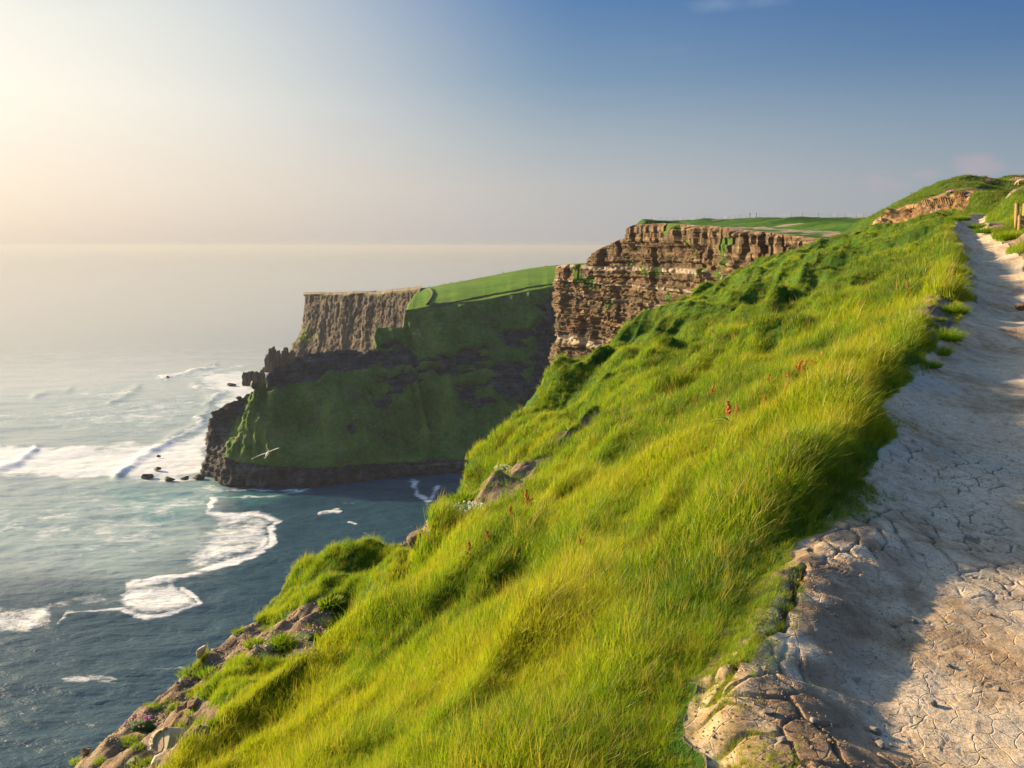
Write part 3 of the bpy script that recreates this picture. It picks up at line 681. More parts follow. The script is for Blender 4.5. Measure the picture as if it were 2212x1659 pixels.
# ------------------------------------------------------------------ dark headland with grassy seaward slope
def wd_(x, y):                      # water-line point of crop 1
    p = at_z(*c1(x, y), SEA - 1.5); return p
def lift(x, y, d): return at(*c1(x, y), d)
HC = [  # (water), (band x,y), (mid1 x,y,f), (mid2 x,y,f), (ridge x,y,dist)
    ((150, 1300), (165, 1180), (172, 1120), (176, 1060), (190, 1015, 660)),
    ((130, 1335), (148, 1190), (158, 1100), (164, 1045), (172, 1008, 640)),
    ((180, 1350), (190, 1200), (200, 1110), (235, 1040), (285, 948, 648)),
    ((235, 1388), (262, 1245), (295, 1140), (330, 1030), (372, 905, 655)),
    ((330, 1394), (340, 1262), (375, 1140), (410, 1010), (428, 862, 662)),
    ((480, 1398), (470, 1275), (485, 1130), (510, 960), (500, 782, 672)),
    ((700, 1392), (700, 1292), (690, 1120), (670, 930), (640, 710, 692)),
    ((900, 1376), (900, 1275), (870, 1110), (840, 900), (800, 690, 708)),
    ((1060, 1358), (1060, 1268), (1020, 1090), (960, 880), (930, 690, 722)),
    ((1130, 1350), (1130, 1262), (1090, 1080), (1040, 850), (998, 680, 728)),
    ((1200, 1344), (1200, 1260), (1160, 1070), (1090, 820), (1018, 572, 742)),
    ((1280, 1336), (1280, 1255), (1250, 1050), (1190, 800), (1150, 574, 752)),
    ((1320, 1332), (1320, 1250), (1290, 1040), (1240, 770), (1164, 484, 760)),
    ((1440, 1320), (1440, 1243), (1420, 1010), (1370, 740), (1290, 462, 770)),
    ((1600, 1302), (1600, 1228), (1590, 990), (1570, 720), (1560, 430, 782)),
    ((1800, 1285), (1800, 1210), (1790, 950), (1770, 680), (1760, 392, 795)),
    ((1990, 1270), (1990, 1195), (1975, 930), (1960, 650), (1945, 356, 806)),
    ((2200, 1255), (2200, 1180), (2200, 900), (2200, 620), (2200, 310, 815)),
    ((2500, 1240), (2500, 1160), (2500, 880), (2500, 600), (2500, 250, 825))]
def build_headland():
    rows = [[], [], [], [], []]; D = []
    for wl, b, m1, m2, rg in HC:
        p0 = wd_(*wl); d0 = p0[1]; D.append(d0)
        rows[0].append(p0); rows[1].append(lift(*b, d0 + 7)); dr = rg[2] - d0 - 7
        rows[2].append(lift(*m1, d0 + 7 + dr * .34)); rows[3].append(lift(*m2, d0 + 7 + dr * .66)); rows[4].append(lift(*rg))
    # far side of the ridge falls back to the sea
    r5 = [p + np.array([-4, 26, -16]) for p in rows[4]]; r6 = [np.array([p[0] - 16, p[1] + 62, SEA - 6]) for p in rows[4]]
    base = [p + np.array([0, -6, -10]) for p in rows[0]]
    C = np.array([base] + rows)
    nu = 520
    vv = np.concatenate([np.linspace(0, 1, 16)[:-1], np.linspace(1, 2, 60)[:-1], np.linspace(2, 5, 250)])
    # columns spaced by apparent size
    arc = np.concatenate([[0], np.cumsum(np.maximum(np.linalg.norm(np.diff(C[2], axis=0), axis=1), 14))]); uu = np.interp(np.linspace(0, arc[-1], nu), arc, np.arange(len(HC)))
    G = resample(resample(C, vv, 0), uu, 1, lin=False)
    # keep the sharp steps of the ridge line
    Gl = resample(resample(C, vv, 0), uu, 1, lin=True); wv = sst(4.2, 5, vv)[:, None, None]; G = G * (1 - wv) + Gl * wv
    U = np.broadcast_to(uu[None], G.shape[:2]); V = np.broadcast_to(vv[:, None], G.shape[:2])
    N = grid_normals(G); 
    if N[150, 250, 1] > 0: N = -N
    x, y, z = G[..., 0], G[..., 1], G[..., 2]
    band = sst(2.06, 1.94, V + .06 * fbm(x / 14, z / 14, 0, 3, 151)); left = sst(3.2, 1.6, U + .35 * fbm(x / 10, z / 10, 0, 3, 153) + .8 * sst(2.5, 1.9, V) * 0 - .4 * sst(3.5, 4.6, V))
    crest = sst(4.15, 4.45, V + .25 * fbm(x / 26, z / 18, 0, 3, 155)) * sst(4.0, 4.8, U) * sst(10.0, 8.6, U)
    midr = sst(.05, .45, fbm(x / 36, z / 9, y / 60, 4, 157) + .25 * sst(.6, 0, np.abs(V - 3.9)) - .35 * sst(.5, 1.4, np.abs(V - 3.8)) - .15) * sst(7, 9, U)
    gully = sst(4.9, 4.3, V) * sst(.40, .05, np.abs(U - 15.7 + .30 * (5 - V) + .5 * fbm(V * 1.6, V * 0, 0, 4, 159))) * sst(2.2, 3, V)
    scar = np.exp(-((U - 7.1 + .0 * V) / .25) ** 2 - ((V - 2.95) / .25) ** 2)
    rock = np.clip(np.maximum.reduce([band, left, crest * .95, midr * .8, gully * .9, scar * .8]), 0, 1)
    zs_ = z + 1.0 * fbm(x / 30, y / 30, 0, 2, 161)
    lay = np.floor(zs_ / 3.0); bed = _hash(lay, lay * 0, lay * 0, 41)
    rockd = 3.0 * (bed - .5) + 3.2 * fbm(x / 10, z / 30, y / 10, 4, 163) + 1.2 * fbm(x / 2.5, z / 2.5, y / 2.5, 3, 165)
    # ribs running down the slope
    rib = fbm(U * 1.1 + .25 * V, V * .35, 0, 3, 167)
    grassd = 6.5 * rib + 3.2 * fbm(x / 24, y / 24, z / 24, 4, 169) + 1.0 * fbm(x / 6, y / 6, z / 6, 3, 171)
    disp = rock * rockd + (1 - .6 * rock) * grassd * sst(2.0, 2.5, V) - 9 * gully - 3 * midr
    keep = 1 - .8 * sst(4.75, 5, V)
    disp = disp + (1 - rock) * 3.2 * ridged(U * 2.3 + .5 * V + .15 * fbm(x / 20, z / 20, 0, 2, 5), V * .8, 0, 3, 177) * sst(2.0, 2.5, V)
    P = G + N * (disp * keep)[..., None]
    toothy = sst(4.6, 5, V) * (U < 10) ; P[..., 2] += toothy * (1.6 * fbm(x / 5, y / 9, 0, 4, 173) + 1.5 * (_hash(np.floor(x / 4.5), np.floor(x / 4.5) * 0, np.floor(x / 4.5) * 0, 3) - .5)) * 1.1
    o = grid_obj('dark_headland', P, M_dark, dict(rock=rock), flip=False); prop(o, kind='structure')
    # back of the ridge (left columns) going down to the sea
    top = P[-1]; sel = uu <= 12.0; tt = top[sel]
    bk = [tt]
    for k, (dy, dz) in enumerate([(7, -4), (20, -18), (34, -40), (48, -75), (60, SEA)]):
        q = tt.copy(); q[:, 1] += dy; q[:, 0] -= dy * .3; q[:, 2] = q[:, 2] + dz if dz != SEA else SEA - 4
        q[:, 2] += 2 * fbm(q[:, 0] / 9, q[:, 1] / 9, 0, 3, 175); bk.append(q)
    bk = resample(np.array(bk), 40, 0, lin=True); o = grid_obj('headland_back', bk, M_dark, dict(rock=np.ones(bk.shape[:2])), flip=True); prop(o, kind='structure')
    return P, uu, vv
headP, head_u, head_v = build_headland()
def head_at(X, Y):
    """nearest headland surface point to a place in the photo sheet"""
    SX, SY = sheet(headP); i = np.argmin((SX - X) ** 2 + (SY - Y) ** 2); return headP.reshape(-1, 3)[i]

# ------------------------------------------------------------------ bright far headland and the green field on top
BC = [(640, 405, 1205), (662, 402, 1195), (740, 402, 1165), (900, 400, 1105), (1040, 398, 1050), (1150, 384, 1000), (1250, 371, 955), (1238, 400, 905), (1215, 440, 850), (1196, 466, 805), (1168, 482, 768)]
def build_bright():
    top = np.array([at(*c1(a, b), d) for a, b, d in BC]); 
    corner = top[0]
    back = np.array([corner + np.array([-6, 30, -3]), corner + np.array([10, 120, -6]), corner + np.array([60, 300, -10])])[::-1]
    allt = np.concatenate([back, top]); n = 420
    seg = np.concatenate([[0], np.cumsum(np.linalg.norm(np.diff(allt, axis=0), axis=1))]); wts = np.concatenate([[0], np.cumsum(np.where(np.arange(len(allt) - 1) < 3, np.diff(seg) * .25, np.diff(seg)))])
    t = np.linspace(0, wts[-1], n); T = np.stack([np.interp(t, wts, allt[:, k]) for k in range(3)], -1); T[:, 2] += 1.3 * fbm(T[:, 0] / 25, T[:, 1] / 25, 0, 4, 199); i0 = np.searchsorted(t, wts[3])
    tang = np.gradient(T, axis=0); tang[:, 2] = 0
    for _ in range(10): tang[1:-1] = (tang[:-2] + tang[1:-1] + tang[2:]) / 3
    tang /= np.linalg.norm(tang, axis=1, keepdims=True); nrm = np.stack([tang[:, 1], -tang[:, 0], np.zeros(n)], -1)
    if nrm[250] @ np.array([-1, -.5, 0]) < 0: nrm = -nrm
    arc = np.concatenate([[0], np.cumsum(np.linalg.norm(np.diff(T[:, :2], axis=0), axis=1))])
    zf = np.linspace(0, 1, 210); Z = T[None, :, 2] + (SEA - 3 - T[None, :, 2]) * zf[:, None]; A = np.broadcast_to(arc, Z.shape)
    st_ = np.floor(A / 13 + 1.2 * fbm(Z / 50, A / 30, 0, 2, 19)); dd = 7 * fbm(A / 42, Z / 200, 0, 4, 201) + 2.0 * fbm(A / 11, Z / 50, 0, 4, 203) + 2.2 * (_hash(st_, st_ * 0, st_ * 0, 8) - .5) + 1.4 * fbm(A / 3, Z / 5, 0, 3, 205) + 14 * zf[:, None] + 9 * sst(.5, 1, zf)[:, None]
    # a buttress of broken rock runs out from the seaward corner
    near = np.exp(-((A - arc[i0]) / 34) ** 2); dd += near * (16 * sst(.42, 1, zf)[:, None] ** 1.3 + 6 * ridged(A / 12, Z / 14, 0, 3, 207) * sst(.3, .6, zf)[:, None])
    fade = sst(0, .02, zf)[:, None] * .85 + .15
    P = np.stack([np.broadcast_to(T[:, 0], Z.shape), np.broadcast_to(T[:, 1], Z.shape), Z], -1).copy(); P += nrm[None] * (dd * fade)[..., None]
    rk = np.clip(1.15 - .9 * sst(.1, .7, fbm(A / 30, Z / 22, 0, 4, 209)) * sst(.15, .5, zf)[:, None] * sst(.95, .5, zf)[:, None], 0, 1)
    rk = np.where(zf[:, None] < .02, .5, rk)
    o = grid_obj('far_headland', P, M_bright, dict(rock=rk)); prop(o, kind='structure')
    return P[0], T, i0
edgeB, TB, i0B = build_bright()
def build_field():
    # near edge: bright-cliff top from its seaward corner to the dark headland brink, then along the brink; far edge: skyline against the sea
    brink = headP[-1][head_u >= 12.0]; be = edgeB[i0B:]
    near = np.concatenate([be, brink[2:]])
    far_c = [(650, 401, 1260), (740, 400, 1230), (900, 398, 1170), (1040, 396, 1110), (1150, 382, 1060), (1252, 369, 1010), (1300, 363, 985), (1370, 350, 985), (1480, 330, 990), (1640, 299, 1000), (1780, 272, 1005), (1890, 257, 1010), (2000, 247, 1015), (2150, 238, 1020), (2500, 215, 1040)]
    far = np.array([at(*c1(a, b), d) for a, b, d in far_c])
    k0 = len(be); n = len(near)
    fu = np.concatenate([np.linspace(0, 5, k0), np.linspace(5, len(far_c) - 1, n - k0)])
    # along the gully columns the far edge advances slowly
    bexp = [(a, b) for a, b, d in BC]; SXn, _ = sheet(near); SXf, _ = sheet(far)
    fidx = np.interp(SXn, SXf, np.arange(len(far))); fidx = np.maximum.accumulate(fidx)
    Fr = np.stack([np.interp(fidx, np.arange(len(far)), far[:, k]) for k in range(3)], -1)
    rows = []
    NR = 150
    for t in np.linspace(0, 1, NR):
        g = near * (1 - t) + Fr * t; g[:, 2] += 3.0 * math.sin(math.pi * t) * 1.0 + math.sin(math.pi * min(t * 3, 1)) * 1.6 * fbm(g[:, 0] / 45, g[:, 1] / 60, 0, 3, 221) 
        rows.append(g)
    P = np.array(rows); ex = P[-1].copy(); 
    for dz in (6, 40, 160):
        q = ex.copy(); q[:, 1] += dz * 1.0; q[:, 2] -= dz; P = np.concatenate([P, q[None]])
    X, Y = sheet(P)
    rock = np.full(P.shape[:2], .05)
    rock[0] = .5; rock[:, :k0 - 60] = .9
    o = grid_obj('green_field', P, M_field, dict(rock=rock)); prop(o, kind='structure')
    return P
fieldP = build_field()
def field_at(X, Y):
    SX, SY = sheet(fieldP); i = np.argmin((SX - X) ** 2 + (SY - Y) ** 2); return fieldP.reshape(-1, 3)[i]

# ------------------------------------------------------------------ right-hand hill with the rocky outcrop
def build_hill():
    cols = [((1850, 524, 98), (1862, 512, 102), (1880, 500, 104), (1884, 497, 112)),
            ((1895, 506, 90), (1902, 490, 95), (1910, 472, 98), (1914, 468, 108)),
            ((1950, 494, 84), (1956, 470, 90), (1960, 445, 94), (1962, 441, 106)),
            ((2000, 484, 78), (2004, 460, 86), (2010, 429, 90), (2010, 423, 106)),
            ((2060, 468, 72), (2060, 446, 82), (2060, 413, 87), (2058, 405, 110)),
            ((2100, 460, 66), (2104, 438, 80), (2110, 410, 86), (2100, 401, 115)),
            ((2140, 462, 58), (2146, 446, 68), (2150, 428, 84), (2150, 398, 125)),
            ((2212, 470, 54), (2212, 450, 66), (2212, 428, 84), (2212, 387, 135)),
            ((2350, 480, 50), (2350, 450, 66), (2350, 420, 84), (2350, 365, 145)),
            ((2700, 500, 50), (2700, 460, 66), (2700, 420, 84), (2700, 330, 150))]
    C = np.array([[at(*c[k]) for c in cols] for k in range(4)])
    foot = C[0] + np.array([-3, -6, -4.]); foot2 = C[0] + np.array([-6, -10, -14.]); beh = C[3] + np.array([4, 25, -1.5]); beh2 = C[3] + np.array([8, 70, -9.])
    C = np.concatenate([foot2[None], foot[None], C, beh[None], beh2[None]])
    vv = np.concatenate([np.linspace(0, 2, 14)[:-1], np.linspace(2, 5, 200)[:-1], np.linspace(5, 7, 16)]); uu = np.concatenate([np.linspace(0, 7, 380)[:-1], np.linspace(7, 9, 20)])
    G = resample(resample(C, vv, 0), uu, 1); U = np.broadcast_to(uu, G.shape[:2]); V = np.broadcast_to(vv[:, None], G.shape[:2])
    N = grid_normals(G)
    if N[100, 100, 1] > 0: N = -N
    x, y, z = G[..., 0], G[..., 1], G[..., 2]
    face = sst(1.9, 2.1, V) * sst(4.15, 3.8, V - .12 + .30 * fbm(x / 3, z / 3, y / 3, 4, 231)) * sst(5.75, 5.2, U + .4 * fbm(x / 3, z / 3, 0, 3, 233))
    grassy = sst(.3, .6, fbm(x / 5, z / 3, y / 5, 4, 235)); face = face * (1 - .55 * grassy * sst(2.6, 3.6, V))
    paths = sst(.10, .05, np.abs(V - 4.62 - .10 * np.sin(U * 2.3))) * sst(4.3, 4.6, U); paths = np.maximum(paths, .9 * sst(.07, .03, np.abs(V - 4.28 - .12 * (U - 6.5))) * sst(5.9, 6.3, U))
    rock = np.clip(np.maximum(face, paths), 0, 1)
    blk, bid = voronoi(x / 1.6 + y / 3, z / 1.3, 77)
    disp = sst(.2, 1.4, U) * sst(4.05, 3.6, V) * face * (.5 * (bid - .5) - .2 * sst(.15, 0, blk) + 1.5 * fbm(x / 5, z / 6, y / 5, 4, 237) + .5 * fbm(x, z, y, 3, 239)) + (1 - face) * (.45 * fbm(x / 3.5, y / 3.5, z / 3.5, 4, 241) + .8 * fbm(x / 12, y / 12, 0, 3, 243))
    P = G + N * disp[..., None]
    o = grid_obj('outcrop_hill', P, M_hill, dict(rock=rock), smooth=False); prop(o, kind='structure')
    return P, rock
hillP, hill_rock = build_hill()
def hill_at(X, Y):
    SX, SY = sheet(hillP); i = np.argmin((SX - X) ** 2 + (SY - Y) ** 2); return hillP.reshape(-1, 3)[i]

# ------------------------------------------------------------------ grass
def tuft_mesh(name, nb, rad, h0, h1, width, lean, dry=.06, seg=3, mat=None, splay=.25, rady=None):
    V, F, up, dr = [], [], [], []
    for b in range(nb):
        a = random.uniform(0, 6.283); r_ = rad * math.sqrt(random.random()); bx, by = r_ * math.cos(a), r_ * math.sin(a) * ((rady or rad) / rad)
        h = random.uniform(h0, h1) * (1 - .45 * (r_ / rad) ** 2 if splay > .3 else 1); la = random.gauss(0, .9); ln = lean * random.uniform(.3, 1.5) * h
        dx, dy = math.cos(la) * ln + splay * bx * (1 if splay < .3 else h / rad), math.sin(la) * ln + splay * by * (1 if splay < .3 else h / rad)
        fa = random.uniform(0, 3.14); wx, wy = math.cos(fa) * width * .5, math.sin(fa) * width * .5
        isdry = 1.0 if random.random() < dry else 0.0; base = len(V)
        for s in range(seg):
            t = s / seg; k = t * t; q = 1 - .55 * t
            cx, cy, cz = bx + dx * k, by + dy * k, h * (t - .22 * lean * t * t) - .02
            V += [(cx - wx * q, cy - wy * q, cz), (cx + wx * q, cy + wy * q, cz)]; up += [t, t]; dr += [isdry] * 2
        V.append((bx + dx, by + dy, h * (1 - .22 * lean) - .02)); up.append(1); dr.append(isdry)
        for s in range(seg - 1): F.append((base + 2 * s, base + 2 * s + 1, base + 2 * s + 3, base + 2 * s + 2))
        F.append((base + 2 * seg - 2, base + 2 * seg - 1, base + 2 * seg, base + 2 * seg))
    me = bpy.data.meshes.new(name)
    me.from_pydata(V, [], [f if f[2] != f[3] else f[:3] for f in F])
    for n, a in (('up', up), ('dry', dr)): me.attributes.new(n, 'FLOAT', 'POINT').data.foreach_set('value', np.array(a, np.float32))
    me.polygons.foreach_set('use_smooth', np.ones(len(me.polygons), bool)); me.materials.append(mat or M_blade); me.update(); return me
tufts = bpy.data.collections.new('grass_tuft_sources')
specs = [(7, .05, .20, .36, .0040, .35), (30, .075, .06, .15, .0046, .25), (28, .08, .08, .19, .0050, .45), (32, .09, .05, .12, .0046, .2), (24, .06, .10, .24, .0048, .6), (28, .08, .07, .17, .0046, .35)]
for i, s_ in enumerate(specs):
    o = bpy.data.objects.new('tuft_%d' % i, tuft_mesh('tuft', s_[0], s_[1], s_[2], s_[3], s_[4], s_[5], dry=.85 if i == 0 else .05 if i != 5 else .25)); tufts.objects.link(o)
def grass_group():
    ng = bpy.data.node_groups.new('grass_scatter', 'GeometryNodeTree')
    ng.interface.new_socket('Geometry', in_out='INPUT', socket_type='NodeSocketGeometry'); ng.interface.new_socket('Geometry', in_out='OUTPUT', socket_type='NodeSocketGeometry')
    N, L = ng.nodes, ng.links; gi = N.new('NodeGroupInput'); go = N.new('NodeGroupOutput')
    ip = N.new('GeometryNodeInstanceOnPoints'); ci = N.new('GeometryNodeCollectionInfo'); ci.inputs['Collection'].default_value = tufts
    ci.inputs['Separate Children'].default_value = True; ci.inputs['Reset Children'].default_value = True
    def na(n, t):
        a = N.new('GeometryNodeInputNamedAttribute'); a.data_type = t; a.inputs['Name'].default_value = n; return a.outputs[0]
    L.new(gi.outputs[0], ip.inputs['Points']); L.new(ci.outputs[0], ip.inputs['Instance']); ip.inputs['Pick Instance'].default_value = True
    L.new(na('kind', 'INT'), ip.inputs['Instance Index']); L.new(na('rot', 'FLOAT_VECTOR'), ip.inputs['Rotation']); L.new(na('size', 'FLOAT_VECTOR'), ip.inputs['Scale'])
    L.new(ip.outputs[0], go.inputs[0]); return ng
NG = grass_group()
def scatter(name, P, size, tint, label=None, rotz=None, tilt=.15, stuff=True, cat=None, group=None, kindp=None):
    n = len(P); o_loc = np.zeros(3)
    me = bpy.data.meshes.new(name); me.vertices.add(n); me.vertices.foreach_set('co', np.asarray(P, np.float32).ravel())
    rz = rng.normal(.2, 1.0, n) if rotz is None else rotz
    rot = np.stack([rng.normal(0, tilt, n), rng.normal(0, tilt, n), rz], -1)
    sz = np.stack([size, size, size * rng.uniform(.8, 1.2, n)], -1) if size.ndim == 1 else size
    me.attributes.new('rot', 'FLOAT_VECTOR', 'POINT').data.foreach_set('vector', rot.astype(np.float32).ravel())
    me.attributes.new('size', 'FLOAT_VECTOR', 'POINT').data.foreach_set('vector', sz.astype(np.float32).ravel())
    me.attributes.new('kind', 'INT', 'POINT').data.foreach_set('value', np.where(rng.random(n) < .035, 0, rng.integers(1, 6, n)).astype(np.int32))
    me.attributes.new('tint', 'FLOAT', 'POINT').data.foreach_set('value', tint.astype(np.float32))
    me.materials.append(M_blade)
    o = link(name, me); md = o.modifiers.new('scatter', 'NODES'); md.node_group = NG
    prop(o, label, cat, group, 'stuff' if stuff else None); return o
def grass_tint(x, y):
    t = .50 + .85 * fbm(x / .9, y / 1.3, 0, 4, 301) + .30 * fbm(x / 4, y / 6, 0, 2, 303) + rng.normal(0, .20, x.shape)
    s = xpl(y) - x
    t = t - .16 * sst(9, 24, y)
    return t + .18 * sst(1.4, .7, s) * sst(.25, .6, s)
def build_grass():
    # candidates spread evenly over bearing and log-distance, then thinned
    n = 620000
    y = np.exp(rng.uniform(math.log(1.1), math.log(54), n)); u = rng.uniform(0, 1.03, n)
    xl, xb = xpl(y), xbr(y); x = xl + (xb - xl) * u
    ov = rng.random(n) < .035; x = np.where(ov, xl + np.abs(rng.normal(0, .10, n)) * sst(-.25, .45, fbm(y * 2.2, y * 0, 0, 3, 319)), x)
    width_px = (xl - xb) / y                       # keep per-pixel density even
    keep = rng.random(n) < np.clip(width_px / 3.2, .05, 1)
    vis = (np.abs(x / y) < .75)
    keep &= vis
    x, y = x[keep], y[keep]; z = ground(x, y); P = np.stack([x, y, z], -1)
    b = bare_mask(P)
    SX, SY = sheet(P); inside = (SX > -120) & (SX < 2330) & (SY < 1900)
    k = (rng.random(len(x)) > b * 1.02) & inside
    # sparse clumps on the bare slope
    clump = (fbm(x / .35, y / .35, 0, 2, 311) > .55) & (b > .5) & (x < xpl(y) - .3) & (rng.random(len(x)) < .25)
    k |= clump & inside; k |= (x > xpl(y)) & inside
    P = P[k]; x, y = P[:, 0], P[:, 1]; b = b[k]
    s = xpl(y) - x
    hgt = .85 + .42 * fbm(x / .55, y / .8, 0, 3, 313) + .35 * sst(1.6, .6, s) * sst(.05, .35, s) * sst(24, 10, y) * sst(3.2, 4.5, y)
    hgt *= 1 - .4 * sst(.35, .05, s)
    hgt *= 1 - .45 * sst(16, 34, y) - .5 * (b > .03); 
    low = sst(0, .35, xe(y) - x); hgt *= 1 - .5 * low
    size = hgt * (np.clip(y / 5, .62, 3.2) ** .42)
    wide = size * (1 + .5 * sst(8, 30, y)); 
    S = np.stack([wide, wide, size * rng.uniform(.8, 1.2, len(size))], -1)
    P[:, 2] -= .01
    t = grass_tint(x, y) + .12 * low
    print('hillside tufts', len(P))
    scatter('hillside_grass', P, S, np.clip(t, 0, 1), 'long windblown yellow-green grass covering the slope left of the path', cat='grass')
    # right bank
    n = 60000; y = np.exp(rng.uniform(math.log(6), math.log(50), n)); r_ = rng.uniform(0, 1, n) ** 1.3 * 9; x = xpl(y) + wid(y) + r_
    z = ground(x, y); P = np.stack([x, y, z], -1); k = rng.random(n) > bank_bare(x, y) * 1.05; P = P[k]; x, y = P[:, 0], P[:, 1]
    size = (.75 + .3 * fbm(x / 1.2, y / 1.2, 0, 3, 321)) * (np.clip(y / 5, .62, 3.2) ** .35)
    t = .35 + .4 * fbm(x / 1.3, y / 1.3, 0, 3, 323) + rng.normal(0, .12, len(x))
    scatter('bank_grass', P, np.clip(size, .3, 3), np.clip(t, 0, 1), 'green grass growing on the bank right of the path', cat='grass')
build_grass()
def far_grass(name, P, rock, n, size, label, t0, lim):
    F = grid_faces(*P.shape[:2]); Q = P.reshape(-1, 3)[F]; c = Q.mean(1); a = np.linalg.norm(np.cross(Q[:, 1] - Q[:, 0], Q[:, 3] - Q[:, 0]), axis=1)
    rk = rock.reshape(-1)[F].mean(1); X, Y = sheet(c)
    wt = a / (c[:, 1] ** 2) * (rk < .4) * (X > lim[0]) * (X < lim[1]) * (Y > 350) * (Y < 560) * (c[:, 1] < lim[2]); i = rng.choice(len(F), n, p=wt / wt.sum())
    u, v = rng.random(n)[:, None], rng.random(n)[:, None]; p = Q[i, 0] * (1 - u) * (1 - v) + Q[i, 1] * u * (1 - v) + Q[i, 2] * u * v + Q[i, 3] * (1 - u) * v
    k = size * rng.uniform(.7, 1.3, n); S = np.stack([k * 1.5, k * 1.5, k], -1); t = t0 + .4 * fbm(p[:, 0] / 4, p[:, 1] / 6, 0, 3, 351) + rng.normal(0, .12, n)
    scatter(name, p, S, np.clip(t, 0, 1), label, cat='grass')
far_grass('hill_grass', hillP, hill_rock, 24000, 1.35, 'rough dark grass on the right-hand hill above the rocky outcrop', .05, (1850, 2300, 150))

# ------------------------------------------------------------------ things
def empty(name, loc, label, cat, group=None, rot=(0, 0, 0)):
    o = bpy.data.objects.new(name, None); col.objects.link(o); o.location = tuple(map(float, loc)); o.rotation_euler = rot; o.empty_display_size = .1
    return prop(o, label, cat, group)
def bm_obj(name, bm, mat, parent=None, smooth=False):
    me = bpy.data.meshes.new(name); bm.to_mesh(me); bm.free(); me.materials.append(mat)
    me.polygons.foreach_set('use_smooth', [smooth] * len(me.polygons)); return link(name, me, parent)
def tube(bm, p0, p1, r0, r1=None, n=8):
    p0, p1 = Vector(p0), Vector(p1); d = p1 - p0; r1 = r0 if r1 is None else r1
    q = d.to_track_quat('Z', 'Y').to_matrix().to_4x4()
    bmesh.ops.create_cone(bm, cap_ends=True, segments=n, radius1=r0, radius2=r1, depth=d.length, matrix=Matrix.Translation((p0 + p1) / 2) @ q)
def blob(bm, c, r, sub=2, amp=.18, seed=0):
    """uneven rounded lump"""
    g = bmesh.ops.create_icosphere(bm, subdivisions=sub, radius=1)['verts']
    co = np.array([v.co[:] for v in g]); k = 1 + amp * fbm(co[:, 0] * 1.6 + seed, co[:, 1] * 1.6, co[:, 2] * 1.6, 3, seed)
    for v, kk in zip(g, k): v.co = Vector((c[0] + v.co.x * r[0] * kk, c[1] + v.co.y * r[1] * kk, c[2] + v.co.z * r[2] * kk))
def rock_mesh(name, r, seed, mat, sub=3, flat=.0):
    """broken angular stone: sphere cut by random planes"""
    bm = bmesh.new(); g = bmesh.ops.create_icosphere(bm, subdivisions=sub, radius=1)['verts']; rr = np.random.default_rng(seed)
    pl = rr.normal(size=(11, 3)); pl /= np.linalg.norm(pl, axis=1, keepdims=True); dd = rr.uniform(.45, .85, 11)
    for v in g:
        p = np.array(v.co[:])
        for n_, d_ in zip(pl, dd):
            e = p @ n_ - d_
            if e > 0: p = p - n_ * e
        p = p * (1 + .05 * float(vnoise(p[0] * 4, p[1] * 4, p[2] * 4, seed)))
        v.co = Vector((p[0] * r[0], p[1] * r[1], p[2] * r[2]))
    me = bpy.data.meshes.new(name); bm.to_mesh(me); bm.free(); me.materials.append(mat); return me
def lin_mat(name, c, **k): return simple(name, c, **k)
M_grey = simple('grey_stone', (.20, .185, .165), .9, .5, 6, bump=.05); M_brownst = simple('brown_stone', (.17, .12, .08), .9, .5, 12, bump=.03)
M_pale = simple('pale_sandstone', (.46, .40, .28), .85, .22, 14, bump=.01); M_palein = simple('pinkish_sandstone', (.33, .24, .17), .85, .35, 5, bump=.01)
M_white = simple('white_lichen', (.72, .70, .64), .8, .12, 30); M_or = simple('ochre_stone', (.50, .30, .11), .9, .3, 14)
M_wood = simple('weathered_post_wood', (.33, .21, .09), .85, .4, 22, bump=.01); M_wire = simple('galvanised_wire', (.35, .35, .35), .5, .1, 5, metal=.8)
M_blackr = simple('wet_black_rock', (.035, .033, .034), .6, .5, .4, bump=.6); M_brownr = simple('sea_stack_rock', (.085, .068, .058), .9, .5, .25, bump=.8)
M_pink = simple('pink_thrift_petals', (.62, .30, .42), .7, .3, 40); M_petal = simple('white_petals', (.80, .80, .76), .7, .1, 40); M_leafm = simple('leaf_green', (.045, .13, .02), .6, .4, 20)
M_cush = simple('dark_cushion_leaves', (.03, .085, .016), .8, .6, 60, bump=.02); M_rust = simple('russet_seeds', (.50, .165, .04), .8, .4, 60); M_stem = simple('pale_green_stem', (.24, .26, .05), .7, .3, 20)
M_gull = simple('gull_white', (.80, .78, .74), .6, .05, 6); M_gullg = simple('gull_grey', (.55, .55, .55), .6, .1, 6); M_beak = simple('gull_beak', (.6, .40, .08), .5, .1, 5)
M_coat = simple('dark_animal_coat', (.035, .025, .02), .8, .3, 3); M_cream = simple('cream_fleece', (.62, .47, .29), .9, .15, 20, bump=.02)
M_dk = simple('dark_clothes', (.03, .035, .05), .8, .2, 5); M_red = simple('dull_red_jacket', (.24, .09, .07), .8, .2, 5); M_skin = simple('skin', (.45, .28, .2), .6, .05, 5)

